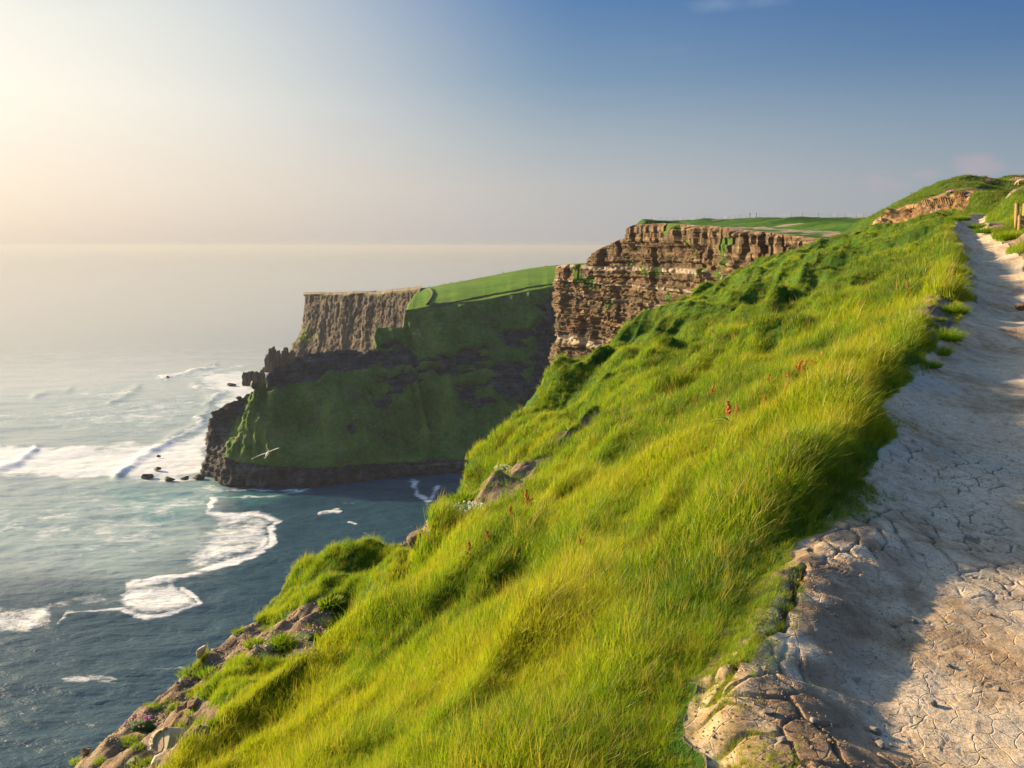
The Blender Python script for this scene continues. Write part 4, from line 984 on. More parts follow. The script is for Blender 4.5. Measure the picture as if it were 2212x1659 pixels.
# --- the gull soaring over the bay
def build_gull():
    d = 46.0; c = at(577, 979, d); g = empty('seagull', c, 'white gull gliding with outstretched wings below the cliff, over the dark headland foot', 'bird')
    px = d / FPX
    s_ = 1.0
    A = np.array(at(544, 990.5, d)) - c; B = np.array(at(606, 966.0, d)) - c      # wing tips
    bm = bmesh.new()
    up_dir = Vector((at(579.3, 974.5, d) - c)); dn = Vector((at(574.5, 986.5, d) - c)); up_dir += Vector((0, .22, 0)); dn += Vector((0, -.10, 0))
    # body: a tapering lofted spindle from tail to beak
    pts = [(0, .02), (.18, .055), (.4, .075), (.62, .072), (.8, .05), (.9, .042), (1.0, .012)]
    axis = (up_dir - dn).normalized(); q = axis.to_track_quat('Z', 'Y').to_matrix(); L_ = (up_dir - dn).length
    rings = []
    for t, r_ in pts:
        cc = dn + axis * (L_ * t); rings.append([bm.verts.new(cc + q @ Vector((math.cos(a) * r_, math.sin(a) * r_ * .85, 0))) for a in np.linspace(0, 2 * math.pi, 11)[:-1]])
    for a, b in zip(rings[:-1], rings[1:]):
        for i in range(10): bm.faces.new((a[i], a[(i + 1) % 10], b[(i + 1) % 10], b[i]))
    bm.faces.new(rings[0][::-1]); bm.faces.new(rings[-1]); bm_obj('body', bm, M_gull, g, True)
    bm = bmesh.new(); tube(bm, up_dir + axis * -.01, up_dir + axis * .05, .012, .003, 6); bm_obj('beak', bm, M_beak, g)
    side = (Vector(B) - Vector(A)).normalized()
    bm = bmesh.new(); v = [dn + axis * .09 + side * .03, dn + axis * .09 - side * .03, dn - axis * .07 - side * .075, dn - axis * .09, dn - axis * .07 + side * .075]
    top = [bm.verts.new(p + Vector((0, -.005, .006))) for p in v]; bot = [bm.verts.new(p - Vector((0, -.005, .006))) for p in v]
    bm.faces.new(top); bm.faces.new(bot[::-1])
    for i in range(5): bm.faces.new((top[i], bot[i], bot[(i + 1) % 5], top[(i + 1) % 5]))
    bm_obj('tail', bm, M_gull, g)
    for tip, nm in ((Vector(A), -1), (Vector(B), 1)):
        bm = bmesh.new(); root = dn.lerp(up_dir, .60); fw = axis; secs = []
        for k, (t, ch, lift_, sweep) in enumerate([(0, .17, 0, 0), (.2, .165, .035, .03), (.42, .15, .05, .05), (.65, .12, .035, .02), (.85, .075, .015, -.04), (1, .012, 0, -.10)]):
            cpt = root.lerp(tip, t) + Vector((0, 0, lift_ * .55)) + fw * 0
            yv = Vector((0, 1, .12)).normalized()
            f_ = cpt + yv * (ch * .5 + sweep); b_ = cpt - yv * (ch * .5 - sweep); nrm = side.cross(yv).normalized() * (.012 * (1 - t) + .003)
            secs.append([bm.verts.new(f_), bm.verts.new(cpt + yv * (ch * .15 + sweep) + nrm), bm.verts.new(b_), bm.verts.new(cpt + yv * (ch * .15 + sweep) - nrm)])
        for a, b in zip(secs[:-1], secs[1:]):
            for i in range(4): bm.faces.new((a[i], a[(i + 1) % 4], b[(i + 1) % 4], b[i]))
        bm.faces.new(secs[0]); bm.faces.new(secs[-1][::-1]); bmesh.ops.recalc_face_normals(bm, faces=bm.faces); bm_obj('wing', bm, M_gull, g, True)
build_gull()

# --- wooden posts and wire beside the path
def build_fence():
    P = [(2197, 497, 439.5, .060), (2203.3, 508, 466, .052), (2214, 500, 440, .055)]
    b0 = hit(2203, 508); root = empty('wire_fence', b0, 'two weathered round wooden fence posts with sagging wire right of the path', 'fence'); tops = []; i = 0
    for X, Yb, Yt, r_ in P:
        b = hit(X, Yb) if i else hit(X, Yb); d = b[1]; t = at(X, Yt, d); i += 1
        bm = bmesh.new(); p0 = Vector(b) - Vector(b0) - Vector((0, 0, .25)); p1 = Vector(t) - Vector(b0); r0 = r_
        tube(bm, p0, p1, r0, r0 * .92, 12); tube(bm, p1, p1 + Vector((0, 0, .012)), r0 * .9, r0 * .7, 12)
        bm_obj('post', bm, M_wood, root, True); tops.append((p0 + Vector((0, 0, .25)), p1))
    far = (Vector(hit(2330, 560)) - Vector(b0), ) ; e = far[0]; tops.append((e, e + Vector((0, 0, .9))))
    order = [tops[0], tops[1], tops[3]]
    for f in (.85, .55, .25):
        bm = bmesh.new()
        for a, b in zip(order[:-1], order[1:]):
            pa, pb = a[0].lerp(a[1], f), b[0].lerp(b[1], f); prev = pa
            for k in range(1, 9):
                t = k / 8; c = pa.lerp(pb, t) - Vector((0, 0, .06 * 4 * t * (1 - t))); tube(bm, prev, c, .004, n=5); prev = c
        bm_obj('wire', bm, M_wire, root)
build_fence()

# --- thin fence along the plateau skyline, people, grazing animals
PX_, PY_ = sheet(plateau)
def skyline_pt(X, back=0):
    m = np.abs(PX_ - X) < 6; q = plateau[m]; yy = PY_[m]; i = np.argmin(yy); p = q[i].copy(); return p
def build_far_fence():
    xs = [2450 + v / 3.687 for v in (433, 475, 518, 596, 655, 715, 775, 840, 900, 965, 1050, 1132, 1215, 1300, 1430, 1490, 1518, 1560, 1602, 1690, 1780)] + [3000, 3050, 3105, 3160, 3215, 3270] + [3300 + v / 3.016 for v in (15, 105, 192, 327, 420)]
    pts = [skyline_pt(x * .5486) for x in xs]; r0 = pts[0]
    root = empty('post_fence', r0, 'long thin line of fence posts along the green cliff-top skyline', 'fence')
    for p in pts:
        bm = bmesh.new(); b = Vector(p - r0); tube(bm, b - Vector((0, 0, .4)), b + Vector((0, 0, 1.25)), .055, n=5); bm_obj('post', bm, M_wood, root)
    bm = bmesh.new()
    for a, b in zip(pts[:-1], pts[1:]):
        a, b = Vector(a - r0), Vector(b - r0)
        for h_ in (.55, 1.0): tube(bm, a + Vector((0, 0, h_)), b + Vector((0, 0, h_)), .012, n=3)
    bm_obj('wire', bm, M_wire, root)
build_far_fence()

def skin_mesh(name, V, E, Rr, mat, levels=1):
    me = bpy.data.meshes.new(name); me.from_pydata(V, E, []); o = bpy.data.objects.new(name, me); col.objects.link(o)
    md = o.modifiers.new('skin', 'SKIN'); lay = me.skin_vertices[0].data
    for i, r_ in enumerate(Rr): lay[i].radius = (r_, r_) if np.isscalar(r_) else r_; lay[i].use_root = (i == 0)
    s2 = o.modifiers.new('sub', 'SUBSURF'); s2.levels = s2.render_levels = levels
    dg = bpy.context.evaluated_depsgraph_get(); out = bpy.data.meshes.new_from_object(o.evaluated_get(dg)); out.name = name
    bpy.data.objects.remove(o); out.materials.clear(); out.materials.append(mat); out.polygons.foreach_set('use_smooth', [True] * len(out.polygons)); return out
def body_walk(mat):
    V = [(0, 0, .95), (0, 0, 1.2), (0, .02, 1.42), (0, .02, 1.52), (0, .03, 1.64), (.19, 0, 1.40), (.25, -.06, 1.12), (.24, .08, .92), (-.19, 0, 1.40), (-.25, .08, 1.12), (-.24, .2, .95), (.1, 0, .9), (.12, .12, .5), (.12, .02, .08), (.12, .16, .04), (-.1, 0, .9), (-.12, -.05, .5), (-.12, -.25, .10), (-.12, -.12, .04)]
    E = [(0, 1), (1, 2), (2, 3), (3, 4), (2, 5), (5, 6), (6, 7), (2, 8), (8, 9), (9, 10), (0, 11), (11, 12), (12, 13), (13, 14), (0, 15), (15, 16), (16, 17), (17, 18)]
    Rr = [(.15, .11), (.15, .11), (.16, .11), .055, .10, .065, .05, .035, .065, .05, .035, .09, .065, .045, .04, .09, .065, .045, .04]
    return skin_mesh('clothed_body', V, E, Rr, mat)
def body_sit(mat):
    V = [(0, 0, .12), (0, -.02, .38), (0, .02, .60), (0, .05, .70), (0, .08, .82), (.19, .02, .58), (.25, .18, .36), (.14, .36, .36), (-.19, .02, .58), (-.25, .18, .36), (-.14, .36, .36), (.11, .02, .12), (.13, .42, .34), (.13, .55, .04), (.13, .68, .03), (-.11, .02, .12), (-.13, .42, .34), (-.13, .55, .04), (-.13, .68, .03)]
    E = [(0, 1), (1, 2), (2, 3), (3, 4), (2, 5), (5, 6), (6, 7), (2, 8), (8, 9), (9, 10), (0, 11), (11, 12), (12, 13), (13, 14), (0, 15), (15, 16), (16, 17), (17, 18)]
    Rr = [(.16, .13), (.16, .12), (.16, .11), .055, .10, .065, .05, .035, .065, .05, .035, .09, .065, .045, .04, .09, .065, .045, .04]
    return skin_mesh('clothed_body', V, E, Rr, mat)
def person(X, sit, mat, label, rz, pt=None, dx=0, scale=1):
    p = skyline_pt(X) if pt is None else pt
    o = link('person', (body_sit if sit else body_walk)(mat)); prop(o, label, 'person', None)
    o.location = (float(p[0] + dx), float(p[1]), float(p[2])); o.rotation_euler = (0, 0, rz); o.scale = (scale,) * 3
    bm = bmesh.new(); hz, hy = (.84, .08) if sit else (1.66, .03); blob(bm, (0, hy, hz), (.085, .10, .115), 2, .03, 3); h_ = bm_obj('head', bm, M_skin, o, True)
    bm = bmesh.new(); blob(bm, (0, hy - .02, hz + .035), (.095, .105, .10), 2, .05, 5); bm_obj('hair', bm, M_coat, h_, True)
ex = lambda v: (2450 + v / 3.687) * .5486
def edge_pt(X):
    m = np.abs(PX_[3] - X); return plateau[3][np.argmin(m)]
person(ex(358), True, M_dk, 'person in dark clothes sitting leftmost at the far cliff corner', .6, pt=edge_pt(ex(358)))
person(ex(382), True, M_dk, 'person in black sitting upright between two others on the cliff corner', -.4, pt=edge_pt(ex(384)), scale=1.25)
person(ex(405), True, M_dk, 'person in dark clothes sitting rightmost of the three on the cliff corner', 1.2, pt=edge_pt(ex(408)))
person(ex(445), True, M_red, 'person in dull red lying back on the cliff top right of the seated three', 1.5, pt=edge_pt(ex(448)), scale=.8)
person(ex(1893), False, M_dk, 'dark-clothed person walking, left one of the pair on the green skyline', 1.0)
person(ex(1912), False, M_dk, 'dark-clothed person walking, right one of the pair on the green skyline', 1.2)

def beast(name, mat, L_=1.9, H_=1.3, graze=True):
    """four-legged grazing animal, one skin, standing along +x"""
    hz = H_ * .72; k = L_ / 1.9
    head = (1.05 * k, 0, .25 * H_) if graze else (1.15 * k, 0, H_ * 1.08)
    neck = (.92 * k, 0, .55 * H_) if graze else (.98 * k, 0, H_ * .95); muz = (1.16 * k, 0, .10 * H_) if graze else (1.36 * k, 0, H_ * .98)
    V = [(0, 0, hz), (.42 * k, 0, hz * .98), (.72 * k, 0, hz * 1.02), neck, head, muz, (-.45 * k, 0, hz * 1.0), (-.72 * k, 0, hz * 1.03), (-.86 * k, 0, hz * .7), (-.88 * k, 0, hz * .45)]
    E = [(0, 1), (1, 2), (2, 3), (3, 4), (4, 5), (0, 6), (6, 7), (7, 8), (8, 9)]
    Rr = [(.27 * k, .30 * k), (.27 * k, .31 * k), (.22 * k, .27 * k), .14 * k, .11 * k, .06 * k, (.27 * k, .28 * k), (.2 * k, .22 * k), .04 * k, .03 * k]
    for sy in (-1, 1):
        b = len(V); V += [(.6 * k, sy * .15 * k, hz * .72), (.62 * k, sy * .16 * k, hz * .38), (.60 * k, sy * .16 * k, .03)]; E += [(2, b), (b, b + 1), (b + 1, b + 2)]; Rr += [.10 * k, .06 * k, .05 * k]
        b = len(V); V += [(-.60 * k, sy * .15 * k, hz * .75), (-.72 * k, sy * .16 * k, hz * .40), (-.66 * k, sy * .16 * k, .03)]; E += [(7, b), (b, b + 1), (b + 1, b + 2)]; Rr += [.13 * k, .06 * k, .05 * k]
    me = skin_mesh(name + '_body', V, E, Rr, mat); return me, head
def animal(name, cat, p, mat, label, rz, L_, H_, graze=True, group=None):
    me, hd = beast(name, mat, L_, H_, graze); o = link(name, me); o.location = tuple(map(float, p)); o.rotation_euler = (0, 0, rz); prop(o, label, cat, group)
    for sy in (-1, 1):
        bm = bmesh.new(); blob(bm, (hd[0] - .06 * L_ / 1.9, sy * .13 * L_ / 1.9, hd[2] + .10 * L_ / 1.9), (.05 * L_ / 1.9, .09 * L_ / 1.9, .04 * L_ / 1.9), 1, .02, 2); bm_obj('ear', bm, mat, o, True)
    return o
c3 = lambda x, y: ((1600 + x / 3.403) * .5486, (1020 + y / 3.403) * .5486)
for (x, y), lab, rz, gz in [((470, 356), 'leftmost small dark cow on the skyline of the far green field', 1.2, True), ((525, 342), 'small dark cow with lowered head, second from the left on the far field skyline', .2, True),
                            ((610, 325), 'slim cow standing side-on, third from the left on the far field skyline', 3.0, True), ((728, 300), 'small dark cow, fourth from the left on the far field skyline', .9, False),
                            ((1298, 192), 'dark cow walking below the brow in the middle of the far green field', .1, False), ((1875, 104), 'dark cow lying low at the far right of the field skyline', .4, True)]:
    p = field_at(*c3(x, y)); animal('cow', 'cow', p, M_coat, lab, rz, 2.3, 1.4, gz, 'cows grazing on the far headland field')
p = hill_at(2208.5, 401); animal('sheep', 'sheep', p, M_cream, 'cream-coloured sheep grazing on the hillside at the right edge', 2.6, 1.35, .85, True)

# --- rocks in the sea
def c4(x, y): return ((900 + x / 7.373) * .5486, (1350 + y / 7.373) * .5486)
def crag(name, cols, mat, label, cat, thick, seed, group=None):
    """columns (sheet x0, x1, y top, y foot) at a common distance, each an irregular shaft, joined to one rock"""
    V, F = [], []; ns = 14
    d = at_z(cols[0][0], cols[0][3], SEA)[1]; 
    for k, (x0, x1, yt, yb, *dd) in enumerate(cols):
        dist = d + (dd[0] if dd else 0); a = at(x0, yb, dist); b = at(x1, yb, dist); t = at((x0 + x1) / 2, yt, dist)
        cx, cy = (a[0] + b[0]) / 2, dist; rx = (b[0] - a[0]) / 2; zb = SEA - 4 if not (len(dd) > 1) else a[2]; zt = t[2]; nz_ = 16; base = len(V)
        for j in range(nz_ + 1):
            f = j / nz_; zz = zb + (zt - zb) * f; tp = 1.0 + .12 * (1 - f) - (.35 * max(0, f - .8) / .2 if not (len(dd) > 1) else 0)
            for i in range(ns):
                an = 2 * math.pi * i / ns; ca, sa = math.cos(an), math.sin(an)
                sq = 1 / max(abs(ca), abs(sa)) ** .8
                n_ = 1 + .16 * float(fbm(ca * 1.3 + seed + k, sa * 1.3, zz / 6, 3, seed)) + .10 * (float(_hash(np.array([math.floor(zz / 2.2)]), np.array([i // 3]), np.array([k]), seed)[0]) - .5)
                V.append((cx + rx * ca * sq * n_ * tp, cy + thick * sa * sq * n_ * tp, zz + (1.2 * float(vnoise(ca * 2 + k, sa * 2, seed, 5)) if j == nz_ else 0)))
        for j in range(nz_):
            for i in range(ns): F.append((base + j * ns + i, base + j * ns + (i + 1) % ns, base + (j + 1) * ns + (i + 1) % ns, base + (j + 1) * ns + i))
        ct = len(V); V.append((cx, cy, zt + .5))
        for i in range(ns): F.append((base + nz_ * ns + i, base + nz_ * ns + (i + 1) % ns, ct))
    me = bpy.data.meshes.new(name); me.from_pydata(V, [], F); me.materials.append(mat); me.update(); o = link(name, me); return prop(o, label, cat, group)
def cc(x0, x1, yt, yb, *r): a = c4(x0, yt); b = c4(x1, yb); return (a[0], b[0], a[1], b[1], *r)
crag('sea_stack', [cc(430, 600, 868, 1215), cc(595, 730, 838, 1222), cc(725, 893, 850, 1218), cc(921, 1060, 868, 1205, 2), cc(870, 950, 862, 905, 1, True), cc(885, 935, 1098, 1210, 1)], M_blackr, 'dark blocky sea stack pierced by a narrow gap, in white surf', 'rock', 7, 5)
crag('pinnacle_rock', [cc(1092, 1260, 330, 830), cc(1205, 1275, 170, 700, 2), cc(1268, 1395, 190, 760, 6), cc(1292, 1322, 118, 300, 4), cc(1225, 1330, 520, 830, -6), cc(1340, 1440, 270, 760, 8), cc(1425, 1505, 235, 760, 5), cc(1490, 1620, 335, 780, 14), cc(1570, 1660, 235, 780, 22), cc(1640, 1740, 140, 780, 34)], M_brownr, 'jagged brown rock pinnacles at the foot of the far cliff corner', 'rock', 9, 11)
crag('low_sea_rock', [cc(985, 1100, 720, 838), cc(925, 1000, 785, 838)], M_brownr, 'low stepped brown rock in the surf just above the pierced sea stack', 'rock', 6, 17)
knob = head_at(*c4(740, 1320)); 
def c6s(x, y): return c6(x, y)
SK = [((795, 641), 5, 'tiny dark rock alone in the white surf, farthest from the shore rocks'), ((790, 706), 7, 'small dark rock in the white surf between the lone rock and the shore reef'), ((735, 742), 13, 'flat reddish reef rock at the edge of the white surf, leftmost'),
      ((853, 758), 10, 'low reef rock awash in foam midway to the headland corner'), ((930, 752), 8, 'low reef rock awash in foam nearer the headland corner'), ((1000, 747), 10, 'flat dark rock at the headland corner foot'), ((1165, 278), 13, 'long flat dark rock awash in surf below the pierced stack'), ((845, 240), 7, 'tiny rock awash beyond the breaking wave')]
for i, ((x, y), sz, lab) in enumerate(SK):
    p = at_z(*c6(x, y), SEA); o = link('reef_rock', rock_mesh('reef_rock', (sz * .5, sz * .35, sz * .16 + .6), 50 + i, M_blackr)); o.location = (p[0], p[1], SEA + 1.6); prop(o, lab, 'rock')
def ledge_rocks():
    # rock knob standing on the ridge above the left shoulder
    o = link('ridge_rock', rock_mesh('ridge_rock', (3.2, 3.0, 4.6), 91, M_blackr)); q = head_at(*c1(388, 880)); o.location = (float(q[0]), float(q[1]), float(q[2]) + 2.5); prop(o, 'upright rock knob on the ridge above the headland left shoulder', 'rock')
    o = link('ridge_rock', rock_mesh('ridge_rock', (4.2, 3.0, 2.2), 92, M_blackr)); q = head_at(*c1(312, 940)); o.location = (float(q[0]), float(q[1]), float(q[2]) + 1.2); prop(o, 'flat rock capping the dark shelf at the headland left shoulder', 'rock')
ledge_rocks()
# --- boulders lying on the dark headland slope
BL = [(895, 1005, 2.2), (838, 1158, 1.8), (1075, 1132, 1.7), (1048, 1123, 1.5), (1035, 1058, 2.1), (1010, 1080, 1.5), (962, 1095, 1.7), (1052, 1218, 1.6), (800, 1180, 1.5), (806, 1210, 1.6), (815, 1215, 1.3), (786, 1172, 1.1), (872, 1090, 1.2), (880, 1133, 1.1), (630, 1248, 1.4), (555, 1262, 1.2), (578, 1258, 1.1), (612, 1085, 1.2), (900, 1040, 1.6), (910, 1020, 1.4), (1125, 1195, 1.2), (1180, 1235, 1.3), (1355, 560, 3.2), (1250, 1245, 1.2), (1145, 1210, 1.1), (1200, 1190, 1.0), (1320, 1165, 1.2), (1400, 1180, 1.1), (705, 1060, 1.2), (690, 1075, 1.1), (950, 1235, 1.2), (1560, 545, 1.7), (1625, 565, 1.6), (1790, 575, 1.9), (1270, 545, 1.6), (1830, 588, 1.4)]
bl_me = [rock_mesh('boulder', (1, 1, .8), 200 + i, M_grey, 2) for i in range(5)]
for i, (x, y, sz) in enumerate(BL):
    p = head_at(*c1(x, y)); o = link('boulder', bl_me[i % 5]); o.location = (float(p[0]), float(p[1]) - .3, float(p[2]) + .3); o.scale = (sz * .8, sz * .7, sz * .8); o.rotation_euler = (0, 0, i * 1.3)
    prop(o, 'big grey boulder lying high on the dark slope below the field edge' if i == 22 else ('small grey boulder on the upper ledges of the dark headland, below the field wall' if y < 620 else 'small grey boulder in the middle of the dark headland slope' if y < 1140 else 'small grey boulder low on the dark headland, just above its black rock band'), 'boulder', None if i == 22 else 'boulders on the upper ledges' if y < 620 else 'boulders in the middle of the dark slope' if y < 1140 else 'boulders above the black rock band')
# --- boulders on the right skyline and thrift on the outcrop
def c2(x, y): return ((3700 + x / 5.53) * .5486, (650 + y / 5.53) * .5486)
for (x, y), sz, lab, m_ in [((585, 440), 1.5, 'leftmost mossy boulder on the skyline of the right-hand hill', M_cush), ((695, 425), 1.7, 'dark pointed boulder, middle one on the skyline of the right-hand hill', M_grey), ((872, 400), 1.2, 'rightmost mossy boulder on the skyline of the right-hand hill', M_cush)]:
    p = hill_at(*c2(x, y)); o = link('boulder', rock_mesh('boulder', (sz * .9, sz * .7, sz * .62), int(x), m_)); o.location = (float(p[0]), float(p[1]), float(p[2]) + .1); prop(o, lab, 'boulder')
def heads(bm, n, rad, h, r_, flat=1.0, seed=1):
    rr = random.Random(seed)
    for _ in range(n):
        a, q = rr.uniform(0, 6.28), rad * math.sqrt(rr.random()); bmesh.ops.create_icosphere(bm, subdivisions=1, radius=r_ * rr.uniform(.7, 1.2), matrix=Matrix.Translation((q * math.cos(a), q * math.sin(a) * flat, h * (1 - .5 * (q / rad) ** 2) * rr.uniform(.75, 1.2))))
def flower_clump(p, rad, h, n, fmat, label, name, cat, hr, seed):
    root = empty(name, p, label, cat)
    bm = bmesh.new(); blob(bm, (0, 0, 0), (rad * .9, rad * .8, h * .55), 3, .5, seed); bm_obj('leaf_cushion', bm, M_cush, root, True)
    bm = bmesh.new(); heads(bm, n, rad, h, hr, 1, seed); o = bm_obj('flower_heads', bm, fmat, root); prop(o, kind='stuff')
    bm = bmesh.new(); rr = random.Random(seed)
    for _ in range(min(n, 40)):
        a, q = rr.uniform(0, 6.28), rad * math.sqrt(rr.random()); x, y = q * math.cos(a), q * math.sin(a); tube(bm, (x * .7, y * .7, h * .2), (x, y, h * (1 - .5 * (q / rad) ** 2)), hr * .15, n=3)
    prop(bm_obj('stems', bm, M_stem, root), kind='stuff')
for i, ((x, y), sz, lab) in enumerate([((660, 700), 1.0, 'pink thrift patch on the lower right of the rocky outcrop'), ((250, 620), .9, 'pink thrift patch at the top left of the rocky outcrop'), ((850, 680), .9, 'pink thrift patch at the right end of the rocky outcrop'), ((700, 570), .8, 'pale pink thrift patch at the top of the bare soil on the outcrop')]):
    flower_clump(hill_at(*c2(x, y)), sz * .55, sz * .35, 60, M_pink, lab, 'thrift_clump', 'flowers', .06, 30 + i)
flower_clump(hit(2157, 499), .24, .17, 110, M_pink, 'cushion of pink thrift flowers right of the path, below the wooden posts', 'thrift_clump', 'flowers', .017, 5)
flower_clump(hit(*c5(2105, 300)), .40, .13, 90, M_petal, 'patch of small white flowers by the eroded edge, left of the slope', 'campion_clump', 'flowers', .018, 6)
flower_clump(hit(*c7(250, 765)), .24, .10, 50, M_petal, 'few white flowers under the overhanging turf above the bay', 'campion_clump', 'flowers', .022, 7)
c8 = lambda x, y: ((500 + x / 5.53) * .5486, (2750 + y / 5.53) * .5486)
flower_clump(hit(*c8(240, 650)), .16, .13, 22, M_pink, 'small pink thrift on the bare slope above the split stone slab', 'thrift_clump', 'flowers', .018, 8)
flower_clump(hit(*c5(1340, 935)), .22, .14, 24, M_pink, 'small pink thrift at the right end of the large gravel patch', 'thrift_clump', 'flowers', .018, 9)

# --- the split sandstone slab at lower left, built in its own leaning plane
def slab():
    c = hit(*c8(760, 1130)); d = c[1] - .12; c = at(*c8(760, 1010), d); m = d / FPX * (K * .5486 * 1) / 5.53 * (1 / .5486) * .5486   # metres per crop pixel
    m = d / FPX * .5486 * K / 5.53
    root = empty('stone_slab', c, 'large pale split sandstone slab with a pinkish centre on the bare lower slope', 'stone', rot=(R(-28), R(-2), R(-42)))
    outer = [(385, 960), (400, 880), (500, 780), (640, 700), (760, 620), (830, 575), (900, 595), (985, 640), (1040, 740), (1085, 900), (1100, 1010), (1150, 1130), (1000, 1250), (790, 1300), (740, 1290), (690, 1230), (640, 1150), (560, 1225), (450, 1190), (400, 1110), (380, 1060)]
    flake = [(385, 960), (400, 880), (500, 780), (640, 700), (760, 620), (832, 572), (770, 690), (720, 690), (640, 750), (560, 850), (530, 960), (545, 1015), (600, 1050), (590, 1110), (520, 1180), (450, 1190), (400, 1110), (380, 1060)]
    def plate(name, poly, y0, y1, mat, parent, bevel=.006):
        bm = bmesh.new(); f = [bm.verts.new(((x - 760) * m, y0, -(y - 1010) * m)) for x, y in poly]; b = [bm.verts.new(((x - 760) * m * 1.01, y1, -(y - 1010) * m * 1.01)) for x, y in poly]
        bm.faces.new(f[::-1]) ; bm.faces.new(b); n = len(poly)
        for i in range(n): bm.faces.new((f[i], f[(i + 1) % n], b[(i + 1) % n], b[i]))
        bmesh.ops.recalc_face_normals(bm, faces=bm.faces); bmesh.ops.bevel(bm, geom=[e for e in bm.edges], offset=bevel, segments=1, affect='EDGES'); return bm_obj(name, bm, mat, parent)
    plate('lower_layer', outer, -.02, .16, M_pale, root)
    plate('upper_flake', flake, -.055, -.016, M_pale, root, .004)
    plate('pink_layer', [(745, 740), (830, 850), (950, 980), (930, 1100), (800, 1180), (740, 1240), (660, 1120), (650, 1030), (660, 900), (690, 800)], -.026, -.018, M_palein, root, .002)
    for i, (x, y, r_) in enumerate([(440, 1040, 13), (430, 955, 12), (450, 1145, 17), (490, 1125, 14), (425, 1115, 12), (545, 1100, 26), (600, 1180, 38), (525, 1215, 20), (470, 1205, 17), (720, 1265, 14), (775, 1240, 17), (525, 950, 9)]):
        bm = bmesh.new(); blob(bm, ((x - 760) * m, -.058 if x < 620 else -.03, -(y - 1010) * m), (r_ * m, .008, r_ * m * 1.15), 1, .25, i); bm_obj('lichen_spot', bm, M_white, root)
slab()
ST = [(c8(335, 1020), .085, M_grey, 'small round grey stone left of the split slab'), (c8(420, 1345), .085, M_or, 'small orange stone below the split slab'), (c8(640, 1400), .17, M_pale, 'pale flat stone half hidden in grass below the split slab'),
      (c8(1195, 250), .16, M_brownst, 'brown angular rock between grass tufts above the split slab'), (c8(1485, 140), .22, M_brownst, 'dark brown rock under the grassy mound edge'), (c8(90, 1400), .16, M_grey, 'grey rounded rock at the lower left corner of the bare slope'), (c8(30, 930), .05, M_white, 'tiny white stone on the bare slope far left'), (c8(430, 700), .05, M_grey, 'tiny grey stone beside the small pink flowers'),
      (c5(1270, 1015), .22, M_grey, 'grey rock outcrop at the lower edge of the gravel patch'), (c5(1345, 1020), .2, M_brownst, 'dark rock beside the gravel patch under the yellow grass'), (c5(1900, 420), .42, M_brownst, 'large brown rock spur at the brink below the white flowers'), (c5(2010, 300), .22, M_brownst, 'brown earthy rock under the turf edge near the white flowers'), (c5(175, 1510), .14, M_brownst, 'brown rock on the brink at the lower left'), (c5(720, 1260), .15, M_brownst, 'brown rock lump on the bare slope under the mound')]
for i, (q, sz, m_, lab) in enumerate(ST):
    p = hit(*q); o = link('rock', rock_mesh('rock', (sz * .5, sz * .42, sz * .38), 300 + i, m_)); o.location = tuple(map(float, p)); o.rotation_euler = (0, 0, i); prop(o, lab, 'rock')
o = link('upright_slab', rock_mesh('upright_slab', (.035, .08, .12), 77, M_pale)); p = hit(*c5(812, 1030)); o.location = (float(p[0]) - .1, float(p[1]), float(p[2]) + .1); o.rotation_euler = (.1, .25, -.4); prop(o, 'yellowish upright stone slab at the brink of the gravel slope', 'rock')
# path stones
for i, (X, Y, sz, lab) in enumerate([(2205, 668, .16, 'brown stone sunk in the right bank of the path'), (1928, 1350, .018, None), (1745, 1680, .03, None), (1975, 1345, .02, None), (2010, 1520, .025, None), (2100, 1250, .02, None), (1850, 1470, .018, None), (1885, 1580, .03, None), (1760, 1560, .022, None), (2050, 1440, .02, None), (2140, 1330, .018, None), (1690, 1600, .02, None), (1800, 1330, .015, None), (1990, 1200, .02, None), (2130, 1090, .02, None), (2060, 980, .02, None), (1900, 1610, .025, None), (2155, 1490, .02, None), (1660, 1540, .022, None)]):
    p = hit(X, Y); o = link('stone', rock_mesh('stone', (sz, sz * .8, sz * .55), 400 + i, M_grey if i else M_brownst, 2)); o.location = (float(p[0]), float(p[1]), float(p[2]) + sz * .2); o.rotation_euler = (0, 0, i * 2.1)
    prop(o, lab or 'small grey stone lying on the cracked clay path', 'stone', None if lab else 'loose stones on the path')
p = hit(*c2(1460, 1340)); bm = bmesh.new(); bmesh.ops.create_cube(bm, size=1, matrix=Matrix.Diagonal((1.0, .45, .09, 1))); bmesh.ops.bevel(bm, geom=list(bm.edges), offset=.02, segments=2, affect='EDGES')
o = bm_obj('flagstone', bm, M_grey); o.location = tuple(map(float, p + np.array([0, 0, .05]))); o.rotation_euler = (.1, .05, -.5); prop(o, 'flat blue-grey flagstone behind the pink thrift, beside the wooden posts', 'stone')

